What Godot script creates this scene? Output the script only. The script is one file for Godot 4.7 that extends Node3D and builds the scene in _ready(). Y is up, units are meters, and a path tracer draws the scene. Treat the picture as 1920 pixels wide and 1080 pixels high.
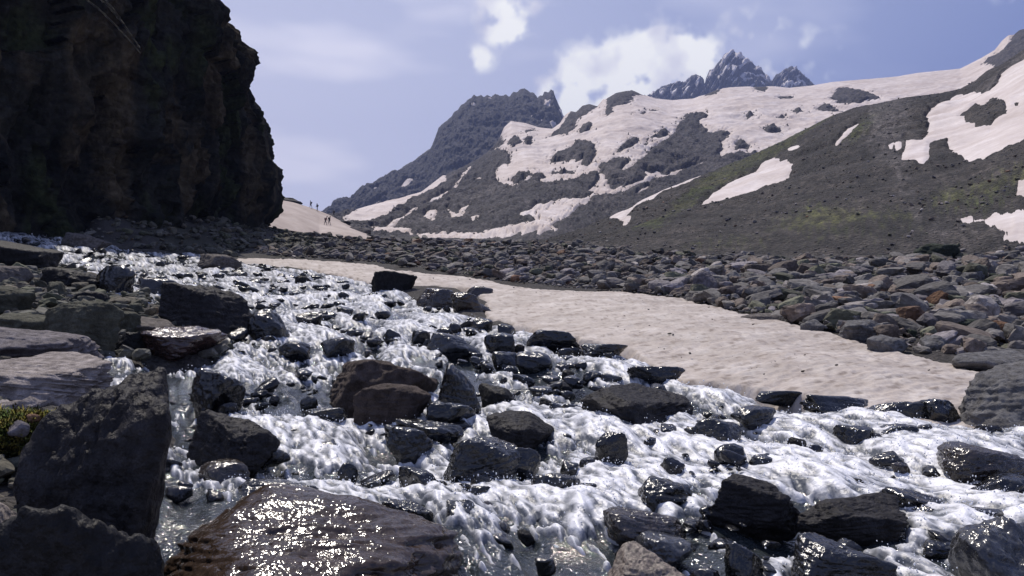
extends Node3D
# A mountain stream below a dark cliff, snow tongue and scree on the right bank, snow mountains behind.
# World: metres, y up, the view runs along -z; d below always means -z.

const EYE := 1.7
# ground relief: thin-plate spline over (x/(d+6), log(d+6)); knots as x, y, weight
const RELIEF := [-0.29568,2.26176,0.41575,-0.16521,2.30259,0.12762,0,2.32239,0.03563,0.13914,2.32239,0.0624,0.31952,2.32239,0.02719,-0.18162,2.15176,-0.46843,0,2.15176,0.11551,0.18162,2.15176,-0.07366,-0.32263,2.37955,-0.2017,-0.16918,2.45101,-0.29841,0,2.4681,0.0049,0.1661,2.4681,-0.06122,0.35065,2.4681,0.06438,-0.30038,2.48491,0.37499,-0.1887,2.56495,-0.1029,0,2.58776,0.07823,0.18548,2.58776,0.04396,0.36156,2.60269,-0.08549,-0.43805,2.60269,-0.15777,-0.34329,2.63906,0.12907,-0.25105,2.72785,-0.27752,-0.10169,2.77259,0.03279,0.09387,2.77259,0.00927,0.28942,2.77259,0.03143,0.49034,2.79117,0.03156,-0.37262,2.76001,0.2332,-0.27141,2.8622,-0.0096,-0.11078,2.93386,0.00023,0.10276,2.94444,-0.03858,0.3137,2.92316,0.04858,0.44529,2.94444,-0.20034,-0.4005,2.89037,-0.0321,-0.28911,2.99573,-0.01244,-0.11792,3.08191,0.02678,0.10923,3.09104,-0.00903,0.33077,3.04452,0.07537,0.46487,3.04452,0.12882,-0.42911,3.04452,0.04385,-0.35153,3.13549,-0.12853,-0.22143,3.2581,-0.11249,-0.0292,3.29584,0.03748,0.213,3.27714,-0.02787,0.44706,3.21888,-0.06208,-0.45056,3.17805,0.14394,-0.34557,3.29584,0.13972,-0.23303,3.44999,-0.01178,-0.03072,3.49651,0.01225,0.22372,3.46574,-0.01215,0.46653,3.3673,0.0236,-0.64681,3.21888,-0.06178,-0.46968,3.31419,-0.07274,-0.361,3.46574,-0.0911,-0.24241,3.63759,-0.02098,-0.03177,3.66356,0.05436,0.23129,3.62434,-0.01263,0.48128,3.49651,0.00964,0.72671,3.43399,0.02368,-0.48448,3.43399,0.06952,-0.41743,3.52636,-0.00853,-0.34948,3.66356,-0.13994,-0.27752,3.82864,-0.1865,-0.14318,3.91202,0.03162,0.02203,3.91202,0.01512,0.24019,3.85015,-0.00464,0.5,3.68888,-0.00547,-0.49777,3.55535,0.01716,-0.4509,3.61092,0.08929,-0.38231,3.7612,0.09321,-0.31077,3.97029,0.03951,-0.20597,4.2485,-0.11191,-0.06325,4.30407,-0.02495,0.08031,4.27667,0.09001,-0.15391,4.70953,-0.25505,-0.06512,4.70953,0.07955,0.02368,4.70953,0.03747,-0.49244,3.66356,0.02619,-0.51693,3.7612,0.15368,-0.06692,5.37528,-0.01131,-0.23544,4.61512,0.18628,-0.66718,3.66356,-0.09309,-0.27666,4.33073,0.02399,0.16752,4.35671,-0.04377,0.30811,4.21951,-0.03412,0.52521,4.02535,0.02055,0.78849,3.8712,0.00331]
const RELIEF_PLANE := [-0.232037,-0.019858,0.094912]
# outlines on the ground, in the same two ground coordinates
const STREAM_LINE := [-0.8336,3.4134,-0.6716,3.7006,-0.5518,4.2996,-0.519,4.3366,-0.429,3.8147,-0.3823,3.7615,-0.3225,3.8598,-0.2775,3.8279,-0.2139,3.7201,-0.1319,3.4565,-0.0828,3.2964,-0.0416,3.1312,-0.0045,3.0479,0.0175,2.989,0.0551,2.9211,0.0867,2.8695,0.0997,2.7724,0.1251,2.7225,0.1707,2.6905,0.2006,2.6658,0.2333,2.6241,0.265,2.59,0.2849,2.5728,0.326,2.5619,0.4563,2.4978,0.3985,2.2832,0.2844,2.1163,-0.2185,2.1163,-0.2478,2.2093,-0.1554,2.2299,-0.1846,2.3494,-0.2096,2.4299,-0.211,2.5672,-0.2831,2.6962,-0.2982,2.7359,-0.2143,2.797,-0.2215,2.8943,-0.2843,2.9576,-0.2966,3.1879,-0.3364,3.1254,-0.3635,3.121,-0.3998,3.394,-0.4508,3.4031,-0.4847,3.6363,-0.5362,3.6244,-0.7912,3.2257]
const SNOW_LINE := [-0.2884,3.8289,-0.2763,3.8656,-0.2207,3.9274,-0.1419,3.8482,-0.1147,3.7071,-0.0205,3.5111,0.0126,3.4168,0.0746,3.3743,0.1597,3.2753,0.1982,3.1258,0.2385,3.0156,0.2851,2.9002,0.3236,2.8312,0.3494,2.7788,0.4072,2.7742,0.5562,2.752,0.4674,2.523,0.3215,2.546,0.2849,2.5728,0.2646,2.5885,0.2328,2.6209,0.1974,2.6692,0.1714,2.6963,0.1258,2.7309,0.1003,2.782,0.0893,2.8814,0.0554,2.9342,0.0176,3.0033,-0.0045,3.068,-0.0254,3.1322,-0.0241,3.268,-0.0504,3.4255,-0.0808,3.4393,-0.1326,3.4796,-0.2152,3.7564,-0.274,3.8092]
const SCREE_LINE := [-0.2657,3.9514,-0.2795,5.3353,-0.2442,5.4989,-0.1862,4.4491,-0.1521,4.5219,-0.097,5.2649,-0.0365,5.3507,0.0243,5.2841,0.0818,4.5023,0.1362,4.167,0.2935,3.8218,0.4101,3.7743,0.6163,3.7858,0.7199,3.7469,0.5377,2.8168,0.3541,2.8017,0.2862,2.9085,0.1982,3.1258,0.1597,3.2753,0.0747,3.3807,-0.0206,3.5264,-0.131,3.8489,-0.1988,3.9329]
const RUBBLE_LINE := [-0.4192,4.2152,-0.3252,4.4225,-0.2775,4.0551,-0.2841,3.8552,-0.3243,3.8981,-0.3853,3.8111]
const BANK_LINE := [-0.6902,3.4579,-0.5315,3.58,-0.4789,3.575,-0.3957,3.3544,-0.3595,3.1258,-0.3052,3.1798,-0.2882,2.9545,-0.2219,2.8791,-0.217,2.8028,-0.3046,2.7291,-0.3433,2.6392,-0.4562,2.5597]
const NEAR_LINE := [-0.4318,2.4997,-0.316,2.5385,-0.2845,2.4954,-0.2504,2.4079,-0.2112,2.2901,-0.1506,2.2132,-0.2769,2.1854]
# calmer and rougher places of the stream: x, d, radius, amount
const ROUGH := [-3.56,8.63,0.9,-0.55,-2.84,8.39,0.7,-0.5,-2.16,8.63,0.9,-0.35,-1.8,8.98,0.8,-0.3,-1.73,4.94,0.8,-0.7,-1.04,4.63,1,-0.8,-0.58,4.38,0.7,-0.6,-1.63,4.13,0.8,-0.5,-0.06,10.06,1.2,-0.6,0.59,10.44,1.3,-0.55,-0.59,10.45,0.9,-0.45,1.03,8.69,0.8,-0.4,0.43,4.96,0.5,-0.3,1.15,4.7,0.6,-0.45,2.06,5.14,0.4,-0.3,0.77,4.27,0.6,-0.4,2.14,4.62,0.5,-0.4,1.79,4.47,0.5,-0.5,-2.8,10.18,0.9,0.5,-2.07,10.33,0.7,0.4,-3.16,19.45,3,0.3,-0.6,16.11,2,0.35,1.29,10.85,1.5,0.4,1.85,8.68,1.2,0.45,1.15,6.32,0.9,0.5,0.53,6.05,0.8,0.35,-0.92,5.67,0.6,0.5,-1.6,6.4,0.6,0.35,0.12,4.78,0.5,0.3,2.08,6.77,0.8,0.4,2.68,5.79,0.6,0.45,2.7,5.13,0.5,0.5,2.67,6.18,0.6,0.35,-1.51,7.1,0.5,0.35,0.19,7.5,0.7,0.3,-8.79,27.54,3,0.25,-12.29,29.76,2,0.2,-5.11,20.41,2,0.2,3.45,6.19,0.5,0.2,-1.13,5.3,0.5,0.5,-0.2,5.24,0.4,0.2]
# boulders and stones: x, y, z, width, height, depth, -, seed, stone kind, tilt of the top, detail, name, label, group, in water
const ROCKS := [
	[-1.82,-0.24,-3.91,0.68,1.56,0.74,-0.18,11,"slate",[0.12,0,0.9],5,"boulder","huge dark boulder filling the lower left corner beside the stream","",0],
	[-4.26,0.61,-7.25,1.74,0.51,1.39,-0.35,12,"pale",[0.1,0.25,0.62],5,"boulder","pale flat-topped slab behind the huge dark foreground boulder at the left edge","",0],
	[-2.27,0.16,-3.78,0.28,0.61,0.25,0.15,13,"pale",[0.9,0,0.7],4,"boulder","pale pointed rock in the bottom left corner","",0],
	[-3.09,0.49,-5.19,0.45,0.21,0.4,-0.43,14,"pale",[0.25,0.1,0.7],4,"boulder","pale wedge of rock just below the moss at the left edge","",0],
	[-3.64,0.59,-6.04,0.36,0.31,0.33,0.04,15,"pale",[-0.1,0.1,0.8],4,"boulder","pale rough stone just above the moss at the left edge","",0],
	[-5.29,0.73,-8.91,1.68,0.61,1.34,-0.13,16,"lilac",[0.35,0.1,0.7],5,"boulder","long lilac-grey slab sloping right, above the pale flat slab on the left bank","",0],
	[-5.77,0.84,-9.99,1.22,0.57,0.97,-0.44,17,"olive",[0.2,0.1,0.75],4,"boulder","olive-grey mossy slab above the long lilac-grey slab at the left edge","",0],
	[-4.9,0.56,-9.7,0.91,1,0.73,0.01,18,"olive",[-0.25,0.15,0.75],5,"boulder","olive-grey angular boulder with pale top edge on the left bank","",0],
	[-5.25,0.8,-11.56,0.4,0.59,0.36,-0.46,19,"olive",[0.1,0,0.9],4,"boulder","rounded olive stone leaning on the olive angular boulder","",0],
	[-5.05,0.83,-11.95,1,0.47,0.8,-0.07,20,"dry",[0.2,0.3,0.6],4,"boulder","flat grey slab wedged behind the red-brown wet boulder","",0],
	[-4.56,0.71,-10.17,0.39,0.47,0.35,-0.43,21,"damp",[0,-0.18,0.8],4,"boulder","dark square block left of the red-brown wet boulder","",1],
	[-4.06,0.58,-10.39,0.94,0.65,0.84,-0.41,22,"red",[0.15,0.22,0.8],5,"boulder","red-brown wet boulder with bright glints on the left bank","",1],
	[-4.55,0.54,-12.75,1.32,1.25,1.19,-0.08,23,"slate",[0.3,0.1,0.92],5,"boulder","big dark boulder standing in the white water near the left bank","",0],
	[-3.61,0.66,-12.67,0.59,0.74,0.53,0.33,24,"wet",[0.1,-0.13,0.85],4,"boulder","black wet boulder just right of the big dark left-bank boulder","",1],
	[-8.34,1.18,-18.07,0.96,1.01,0.86,-0.38,25,"wet",[0.1,-0.08,0.85],4,"boulder","black boulder in the upper stream below the cliff foot","",1],
	[-9.36,1.35,-18.05,1.38,0.8,1.1,-0.28,26,"damp",[0.3,-0.08,0.8],4,"boulder","dark rock left of the black boulder in the upper stream","",1],
	[-13.17,1.6,-22.37,2.21,1.44,1.99,0.13,27,"damp",[0.35,0.02,0.7],4,"boulder","broad grey-topped boulder at the left edge below the cliff","",0],
	[-10.43,1.45,-17.47,1.01,0.76,0.9,0.45,28,"dry",[0.2,0.1,0.75],4,"boulder","grey humped rock at the left edge, below the broad grey-topped boulder","",0],
	[-8.56,1.28,-16.01,0.44,0.55,0.4,0.08,29,"olive",[-0.1,0.1,0.8],3,"boulder","small cube-shaped olive stone on the left bank","",0],
	[-7.62,1.04,-12.93,0.78,0.7,0.7,-0.1,30,"olive",[0.2,0.1,0.7],4,"boulder","low olive rock at the left edge above the mossy slab","",0],
	[-17.19,2.89,-34.5,1.81,1.06,1.63,0.48,31,"dry",[0.3,0.1,0.7],4,"boulder","grey rock lying at the foot of the dark cliff","",0],
	[-11.25,2.09,-32.53,1.61,0.93,1.45,-0.45,32,"dry",[0.15,0.1,0.8],4,"boulder","grey rounded rock where the stream meets the snow under the cliff","",0],
	[-7.6,1.19,-15.32,0.72,0.46,0.65,0.36,33,"damp",[0.1,-0.18,0.7],3,"boulder","low damp stone between the cube-shaped stone and the black boulder","",1],
	[-7.95,1.35,-19.12,0.81,0.59,0.73,-0.21,34,"wet",[0.3,-0.18,0.7],3,"boulder","low black rock right of the black boulder in the upper stream","",1],
	[-2.63,0.36,-7.63,0.5,0.63,0.45,-0.36,35,"wet",[0.1,-0.08,0.8],5,"boulder","glinting wet boulder at the left lip of the little fall","",1],
	[-1.99,0.22,-6.05,0.68,0.61,0.54,-0.38,36,"slate",[0.35,0.3,0.75],5,"boulder","dark angular boulder with a grey sloping top right of the huge foreground boulder","",0],
	[-1.88,0.31,-5.62,0.39,0.25,0.35,-0.19,37,"brown",[0.1,-0.08,0.75],4,"boulder","brown low rock in front of the dark angular boulder","",1],
	[-1.44,0.28,-5.3,0.58,0.23,0.35,0.32,38,"wet",[0.15,-0.08,0.75],4,"boulder","long flat black rock below the brown low rock","",1],
	[-1,0,-4.16,1.51,0.65,1.36,-0.32,39,"slab",[0.12,0.35,0.62],5,"rock_slab","wide brown slab washed by a thin sheet of water at the bottom","",1],
	[-1.67,0.42,-7.56,0.42,0.23,0.34,0.08,40,"wet",[0,-0.18,0.7],4,"boulder","oval black rock at the foot of the little fall","",1],
	[-1.3,0.29,-8.52,1.12,0.72,0.89,0.14,41,"tan",[0.35,-0.18,0.7],5,"boulder","big tan-topped dark boulder in the middle of the stream","",1],
	[-1.05,0.28,-7.54,0.7,0.58,0.56,-0.13,42,"tan",[0.4,-0.08,0.72],5,"boulder","smaller tan-topped dark boulder just below the big tan-topped one","",1],
	[-0.5,0.29,-8.08,0.47,0.7,0.42,0.05,43,"wet",[0.5,0.02,0.85],5,"boulder","steep rock streaked with water right of the big tan-topped boulder","",1],
	[-0.53,0.35,-7.39,0.43,0.37,0.38,-0.44,44,"wet",[0.1,-0.08,0.8],4,"boulder","black lump below the water-streaked rock","",1],
	[-0.68,0.35,-6.96,0.58,0.27,0.41,-0.44,45,"wet",[0.1,0.02,0.7],4,"boulder","flat blue-black rock below the smaller tan-topped boulder","",1],
	[-0.8,0.3,-6.59,0.39,0.34,0.35,-0.29,46,"wet",[0.2,-0.18,0.8],4,"boulder","dark lump left of the big black boulder in mid stream","",1],
	[-0.22,0.2,-5.96,0.59,0.47,0.47,0.18,47,"wet",[0.3,0.02,0.78],5,"boulder","big black boulder with sparkling top in the middle of the foreground water","",1],
	[0.07,0.3,-6.86,0.56,0.39,0.45,-0.07,48,"slate",[0.1,0.4,0.75],4,"boulder","grey angular boulder right of the big black mid-stream boulder","",0],
	[0.1,0.26,-6,0.21,0.32,0.19,-0.19,49,"wet",[0.4,-0.18,0.8],4,"boulder","narrow black rock touching the right side of the big black boulder","",1],
	[0.28,0.24,-5.46,0.32,0.28,0.29,0.09,50,"wet",[0.35,-0.08,0.75],4,"boulder","black wedge with a pale streak below the narrow black rock","",1],
	[-0.19,0.29,-5.63,0.19,0.19,0.17,-0.05,51,"wet",[0.1,-0.18,0.8],3,"boulder","flat dark stone under the big black mid-stream boulder","",1],
	[0.74,0.28,-6.35,0.25,0.36,0.23,-0.2,52,"wet",[0.1,-0.18,0.9],4,"boulder","round black boulder alone in the white water","",1],
	[-1.12,0.3,-5.83,0.15,0.21,0.14,0.29,53,"wet",[0.1,-0.18,0.9],3,"boulder","small black knob left of the foamy dark cluster","",1],
	[-0.59,0.25,-5.59,0.33,0.27,0.29,0.2,54,"wet",[0.2,-0.08,0.8],4,"boulder","foam-washed dark rock left of the big black boulder","",1],
	[-0.2,0.29,-5.44,0.15,0.15,0.13,-0.26,55,"wet",[0,-0.18,0.8],3,"boulder","small black hump below the big black boulder","",1],
	[-0.59,0.2,-4.84,0.32,0.3,0.29,0.07,56,"wet",[0.15,-0.08,0.88],5,"boulder","round speckled wet boulder beside the wide brown slab","",1],
	[-0.29,0.21,-4.88,0.21,0.27,0.19,0.03,57,"grey_wet",[0,-0.08,0.88],4,"boulder","grey round boulder under thin foam in the foreground","",1],
	[0.96,0.23,-5.33,0.34,0.28,0.31,0.38,58,"wet",[0.3,-0.08,0.78],4,"boulder","black angular rock with glints left of the split-faced boulder","",1],
	[1.43,0.16,-5.05,0.58,0.43,0.46,0.23,59,"slate",[0.35,0.1,0.74],5,"boulder","angular boulder with a lit left face and black right face","",0],
	[1.93,0.18,-4.83,0.66,0.32,0.4,-0.21,60,"slate",[0.3,0.35,0.66],5,"boulder","long striped slab lying right of the split-faced boulder","",0],
	[2.43,0.23,-5.21,0.4,0.25,0.28,0.48,61,"wet",[0.35,-0.08,0.75],4,"boulder","sloping dark rock above the long striped slab","",1],
	[2.63,0.25,-5.02,0.58,0.16,0.29,-0.38,62,"wet",[0.1,-0.08,0.7],4,"boulder","low black ledge trailing right from the sloping dark rock","",1],
	[3.27,0.24,-5.95,0.6,0.37,0.54,-0.08,63,"brown",[0.2,0.02,0.75],5,"boulder","purple-brown wet boulder at the right with water spilling over it","",1],
	[3.19,0.26,-5.53,0.54,0.24,0.43,0.26,64,"wet",[0.1,-0.08,0.75],4,"boulder","black rock under the purple-brown boulder at the right edge","",1],
	[1.59,0.11,-4.19,0.5,0.37,0.4,-0.35,65,"wet",[0.35,-0.03,0.75],5,"boulder","black slab at the bottom below the long striped slab","",1],
	[2.33,0.02,-3.99,0.48,0.59,0.44,-0.01,66,"grey_wet",[-0.1,-0.08,0.85],5,"boulder","smooth blue-grey boulder with a bright glint in the bottom right corner","",1],
	[0.75,0.16,-4.67,0.5,0.33,0.4,-0.46,67,"brown",[0.25,0.02,0.72],5,"boulder","olive-brown wet slab below the black angular rock","",1],
	[0.78,0.18,-4.45,0.33,0.24,0.3,0.17,68,"grey_wet",[0.2,-0.08,0.78],4,"boulder","blue-black stone in front of the olive-brown slab","",1],
	[0.65,0.13,-4.11,0.38,0.31,0.34,0.26,69,"granite",[0.1,0.3,0.7],5,"boulder","pale speckled granite stone at the bottom edge","",0],
	[1.14,0.13,-4.16,0.21,0.33,0.19,0.07,70,"wet",[0.3,-0.08,0.8],4,"boulder","black pointed rock at the bottom, right of the pale granite stone","",1],
	[0.92,0.17,-4.09,0.17,0.19,0.16,0.38,71,"wet",[0.1,-0.08,0.8],3,"boulder","black stone cut by the bottom edge beside the pale granite stone","",1],
	[2.27,0.22,-4.5,0.24,0.15,0.19,-0.19,72,"wet",[0.2,-0.08,0.7],4,"boulder","small wet ledge left of the smooth blue-grey boulder","",1],
	[4.42,0.1,-7.34,1.25,0.95,1.13,0.2,73,"grey",[-0.35,0.05,0.8],5,"boulder","great grey boulder at the right edge between snow and stream","",0],
	[6.11,0.49,-10.46,1.52,0.46,1.06,0.09,74,"grey",[-0.05,0.3,0.6],4,"boulder","flat green-grey rock above the great grey boulder at the right edge","",0],
	[3.8,0.33,-7.52,0.42,0.4,0.34,0.08,75,"wet",[0.1,-0.18,0.75],4,"boulder","dark rock under the snow lip left of the great grey boulder","",1],
	[3.08,0.41,-7.99,0.73,0.3,0.44,-0.04,76,"wet",[0.2,-0.18,0.7],4,"boulder","long black rock along the snow edge, left of two","",1],
	[3.47,0.38,-7.68,0.62,0.31,0.37,0.34,77,"wet",[0.15,-0.18,0.7],4,"boulder","long black rock along the snow edge, right of two","",1],
	[1.59,0.51,-9.42,0.64,0.34,0.38,0.44,78,"wet",[0.05,-0.18,0.75],4,"boulder","black block jutting from the snow edge above the rapids","",1],
	[2.67,0.51,-8.54,0.5,0.17,0.25,-0.03,79,"wet",[0.05,-0.18,0.7],3,"boulder","thin black ledge under the snow edge in the middle","",1],
	[1.25,0.65,-11.57,0.64,0.3,0.38,0.16,80,"wet",[0.1,-0.18,0.75],4,"boulder","flat black rock where the snow edge starts to bend","",1],
	[0.63,0.66,-12.56,0.86,0.43,0.43,-0.44,81,"wet",[0.2,-0.18,0.75],4,"boulder","jagged black ledge at the upper snow edge","",1],
	[2.13,0.4,-7.52,0.43,0.26,0.39,0.2,82,"wet",[0.2,-0.08,0.8],4,"boulder","round rock draped with water below the snow edge","",1],
	[1.15,0.31,-7.8,1.07,0.5,1.39,0.15,83,"slate",[0.5,0.35,0.6],5,"boulder","long dark slab sloping down to the right through the rapids","",0],
	[1.66,0.34,-6.9,0.42,0.31,0.38,0.49,84,"wet",[0.25,-0.08,0.78],4,"boulder","dark blocky rock at the lower end of the long sloping slab","",1],
	[2.81,0.38,-6.93,0.34,0.2,0.27,0.32,85,"wet",[0.1,0.02,0.7],4,"boulder","washed dark rock in the right-hand rapids","",1],
	[3.14,0.37,-6.96,0.37,0.22,0.3,-0.22,86,"wet",[0.3,-0.08,0.75],4,"boulder","black tooth-shaped rock in the right-hand rapids","",1],
	[-3.27,1.27,-23.72,1.31,0.91,1.04,-0.11,87,"damp",[0.1,-0.18,0.82],4,"boulder","dark dome-shaped boulder standing on the snow edge upstream","",1],
	[-1.7,1.01,-18.92,0.85,0.69,0.68,0.17,88,"brown",[0.1,-0.08,0.75],4,"boulder","brown rock at the near side of the cluster below the dark dome boulder","",1],
	[-0.92,0.95,-17.94,0.75,0.66,0.6,-0.48,89,"brown",[0.15,-0.08,0.7],4,"boulder","brown rock at the right end of the cluster beside the snow","",1],
	[-0.89,1.35,-22.31,0.8,0.41,0.56,-0.04,90,"brown",[0.3,-0.08,0.7],3,"boulder","thin brown slab lying on the snow at the upper end of the cluster","",1],
	[-0.66,1.08,-17.99,0.47,0.3,0.38,-0.33,91,"brown",[0.2,-0.08,0.7],3,"boulder","flat brown stone isolated on the snow below the cluster","",1],
	[-1.85,0.78,-13.14,0.28,0.29,0.25,-0.38,92,"wet",[0.1,-0.18,0.9],3,"boulder","small round black stone upstream of the big tan-topped boulder","",1],
	[-1.38,0.73,-12.77,0.3,0.35,0.27,-0.44,93,"wet",[0.2,-0.18,0.9],3,"boulder","small black stone at the head of the grey water-worn rock","",1],
	[-0.79,0.59,-11.8,0.77,0.5,0.62,0.27,94,"grey_wet",[0.3,0.02,0.7],4,"boulder","grey water-worn rock with foam above the water-streaked rock","",1],
	[-3.36,0.83,-14.18,0.44,0.48,0.4,-0.37,95,"wet",[0.1,-0.18,0.9],4,"boulder","black knob in the foam right of the black left boulder","",1],
	[-2.91,0.7,-11.4,0.46,0.29,0.37,-0.25,96,"wet",[0.1,-0.08,0.75],3,"boulder","low dark rock in the white pool above the little fall","",1],
	[-2.34,0.64,-11.43,0.46,0.4,0.37,-0.11,97,"wet",[0.2,-0.08,0.8],3,"boulder","dark washed rock just upstream of the big tan-topped boulder","",1],
	[18.38,2.41,-36.87,1.91,1.23,1.53,0.37,98,"mossy",[0,0.1,0.8],4,"boulder","dark green boulder on top of the scree field","",0],
	[6.72,1.06,-18.43,0.81,0.71,0.65,-0.42,99,"grey",[0.1,0.2,0.75],4,"boulder","square grey block with dark front in the scree","",0],
	[5.35,0.71,-12.93,0.76,0.52,0.61,-0.05,100,"grey",[-0.3,0.2,0.72],4,"boulder","slanting grey slab near the snow in the scree","",0],
	[5.21,0.67,-11.82,0.58,0.38,0.46,0.05,101,"grey",[0.1,0.3,0.65],4,"boulder","flat-faced grey rock at the scree edge by the snow","",0],
	[5.87,0.65,-11.76,0.47,0.4,0.38,0.38,102,"grey",[-0.25,0.2,0.75],4,"boulder","blue-grey pointed rock at the scree edge, left of the flat green-grey rock","",0],
	[7.12,0.77,-13.47,0.56,0.47,0.44,0.32,103,"mossy",[-0.05,0.3,0.7],4,"boulder","dark green block with a flat top in the scree","",0],
	[5.01,1.17,-22.26,0.67,1.01,0.53,0.36,104,"lilac",[-0.05,0.2,0.85],4,"boulder","upright lilac-grey rock at the left end of the coarse scree","",0],
	[5.88,1.16,-19.77,0.87,0.59,0.69,-0.22,105,"grey",[-0.4,0.2,0.7],4,"boulder","tilted grey slab at the left of the square grey block","",0],
	[8.44,1.05,-16.88,0.4,0.6,0.32,-0.08,106,"rust",[-0.5,0.2,0.75],4,"boulder","orange and cream rock in the middle of the scree","",0],
	[12.57,1.57,-23.35,0.88,0.66,0.7,-0.14,107,"grey",[-0.3,0.2,0.72],4,"boulder","humped grey rock high in the scree, below the dark green boulder","",0],
	[10.94,1.32,-20.04,0.65,0.5,0.52,0.38,108,"lilac",[0.05,0.3,0.7],4,"boulder","lilac-grey wedge below the humped scree rock","",0],
	[13.15,1.61,-22.85,0.71,0.49,0.57,0.46,109,"mossy",[0.05,0.2,0.72],3,"boulder","green-grey stone right of the humped scree rock","",0],
	[8.63,1.55,-24.1,0.98,0.48,0.78,-0.35,110,"grey",[-0.25,0.2,0.7],3,"boulder","long grey slab just above the square grey block","",0],
	[6.05,0.97,-15.47,0.48,0.44,0.39,-0.32,111,"grey",[-0.3,0.2,0.7],3,"boulder","tilted stone above the slanting grey slab","",0],
	[4.58,1,-15.57,0.97,0.24,0.58,-0.27,112,"dry",[-0.05,0.3,0.6],3,"boulder","flat tan-grey slab on the snow edge of the scree","",0],
	[4.81,0.83,-13.67,0.38,0.37,0.31,-0.27,113,"grey",[0.2,0.3,0.75],3,"boulder","pale triangular stone on the snow edge","",0],
	[5.45,1.27,-20.85,0.46,0.46,0.37,-0.02,114,"tan",[-0.2,-0.18,0.8],3,"boulder","small rose-grey stone among dark scree","",1],
	[8.5,1.69,-26.63,1,0.6,0.8,0.09,115,"grey",[-0.1,0.2,0.7],3,"boulder","grey lump of scree near the left of the long slab","",0],
	[9.58,1.04,-16.28,0.61,0.49,0.49,-0.24,116,"lilac",[0.1,0.2,0.75],3,"boulder","lilac-grey stone at the right edge of the scree","",0],
	[7.56,0.73,-13.21,0.41,0.47,0.33,-0.5,117,"rust",[0.1,0.2,0.75],3,"boulder","rust-brown stone right of the dark green block","",0],
	[-1.66,-0.19,-3.29,0.75,1.1,0.6,-0.08,118,"damp",[0.1,-0.68,0.8],5,"boulder","black shaded rock at the bottom edge under the huge dark foreground boulder","",1],
	[7.11,1.05,-15.4,0.27,0.26,0.22,0.08,608,"damp",[-0.24,0.14,0.72],2,"stone","small dark damp scree stone well left of the orange-faced rock","loose stones of the scree field",0],
	[10.31,1.93,-27.72,0.44,0.29,0.28,0.09,609,"lilac",[-0.15,0.33,0.75],2,"stone","small lilac-grey scree stone just right of the scree slab above block","loose stones of the scree field",0],
	[5.36,1.08,-16.26,0.3,0.22,0.2,0.38,610,"dry",[-0.15,0.27,0.68],2,"stone","small brown-grey scree stone just left of the pale triangular stone","loose stones of the scree field",0],
	[8.51,0.84,-13.88,0.4,0.35,0.3,-0.2,611,"grey",[-0.48,0.01,0.67],3,"stone","middling grey scree stone just right of the rust-brown stone","loose stones of the scree field",0],
	[11.6,1.31,-19.28,0.59,0.42,0.4,-0.42,612,"grey",[-0.37,0.22,0.83],3,"stone","middling grey scree stone just above the lilac stone at edge","loose stones of the scree field",0],
	[6.27,0.83,-13.08,0.35,0.24,0.24,0.42,613,"mossy",[0.13,0.14,0.7],3,"stone","middling green-grey scree stone just left of the blue-grey scree rock","loose stones of the scree field",0],
	[8.91,0.99,-14.92,0.44,0.27,0.32,0.22,614,"lilac",[-0.1,0.21,0.72],3,"stone","middling lilac-grey scree stone just below the lilac stone at edge","loose stones of the scree field",0],
	[15.76,1.97,-26.54,0.77,0.45,0.61,0.04,615,"damp",[0.11,0.15,0.82],3,"stone","middling dark damp scree stone just right of the green scree stone","loose stones of the scree field",0],
	[8.59,1.13,-16.29,0.33,0.26,0.25,-0.24,616,"olive",[-0.16,0.19,0.8],2,"stone","middling olive scree stone just right of the orange-faced rock","loose stones of the scree field",0],
	[12.13,1.86,-26.56,0.55,0.43,0.49,0.28,617,"dry",[0.07,0.33,0.66],2,"stone","middling brown-grey scree stone just left of the dark green boulder","loose stones of the scree field",0],
	[9.68,1.34,-20.01,0.43,0.38,0.28,0.3,618,"pale",[-0.07,0.05,0.82],3,"stone","middling pale scree stone just left of the orange-faced rock","loose stones of the scree field",0],
	[14.56,1.83,-24.02,0.31,0.26,0.26,-0.47,619,"damp",[-0.22,0.18,0.68],2,"stone","small dark damp scree stone just right of the green scree stone","loose stones of the scree field",0],
	[6.68,1.03,-15.11,0.25,0.23,0.22,-0.32,620,"grey",[-0.49,0.03,0.67],2,"stone","small grey scree stone just right of the slanting scree slab","loose stones of the scree field",0],
	[11.63,1.9,-28.16,0.65,0.6,0.39,0.01,621,"grey",[0.14,0.18,0.66],3,"stone","middling grey scree stone just right of the scree slab above block","loose stones of the scree field",0],
	[7.53,1.24,-18.7,0.36,0.32,0.3,-0.5,622,"grey",[-0.12,0.14,0.67],2,"stone","middling grey scree stone just above the tilted stone","loose stones of the scree field",0],
	[15.06,2.23,-32.29,1.11,0.7,0.93,0.14,623,"pale",[0,0.25,0.72],3,"stone","large pale scree stone just left of the dark green boulder","loose stones of the scree field",0],
	[8.79,1.06,-15.28,0.31,0.2,0.27,-0.17,624,"lilac",[-0.21,0.02,0.6],2,"stone","middling lilac-grey scree stone a little below the lilac stone at edge","loose stones of the scree field",0],
	[10.76,1.74,-25.26,0.44,0.39,0.33,0.05,625,"olive",[-0.07,0.02,0.78],2,"stone","small olive scree stone well right of the scree slab above block","loose stones of the scree field",0],
	[10.87,2.38,-35,0.55,0.48,0.44,-0.06,626,"grey",[0.05,0.03,0.83],2,"stone","small grey scree stone just above the grey scree lump","loose stones of the scree field",0],
	[6.99,1.81,-28.22,0.65,0.5,0.48,-0.53,627,"dry",[0.08,0.07,0.84],3,"stone","middling brown-grey scree stone just right of the lilac upright rock","loose stones of the scree field",0],
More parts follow.
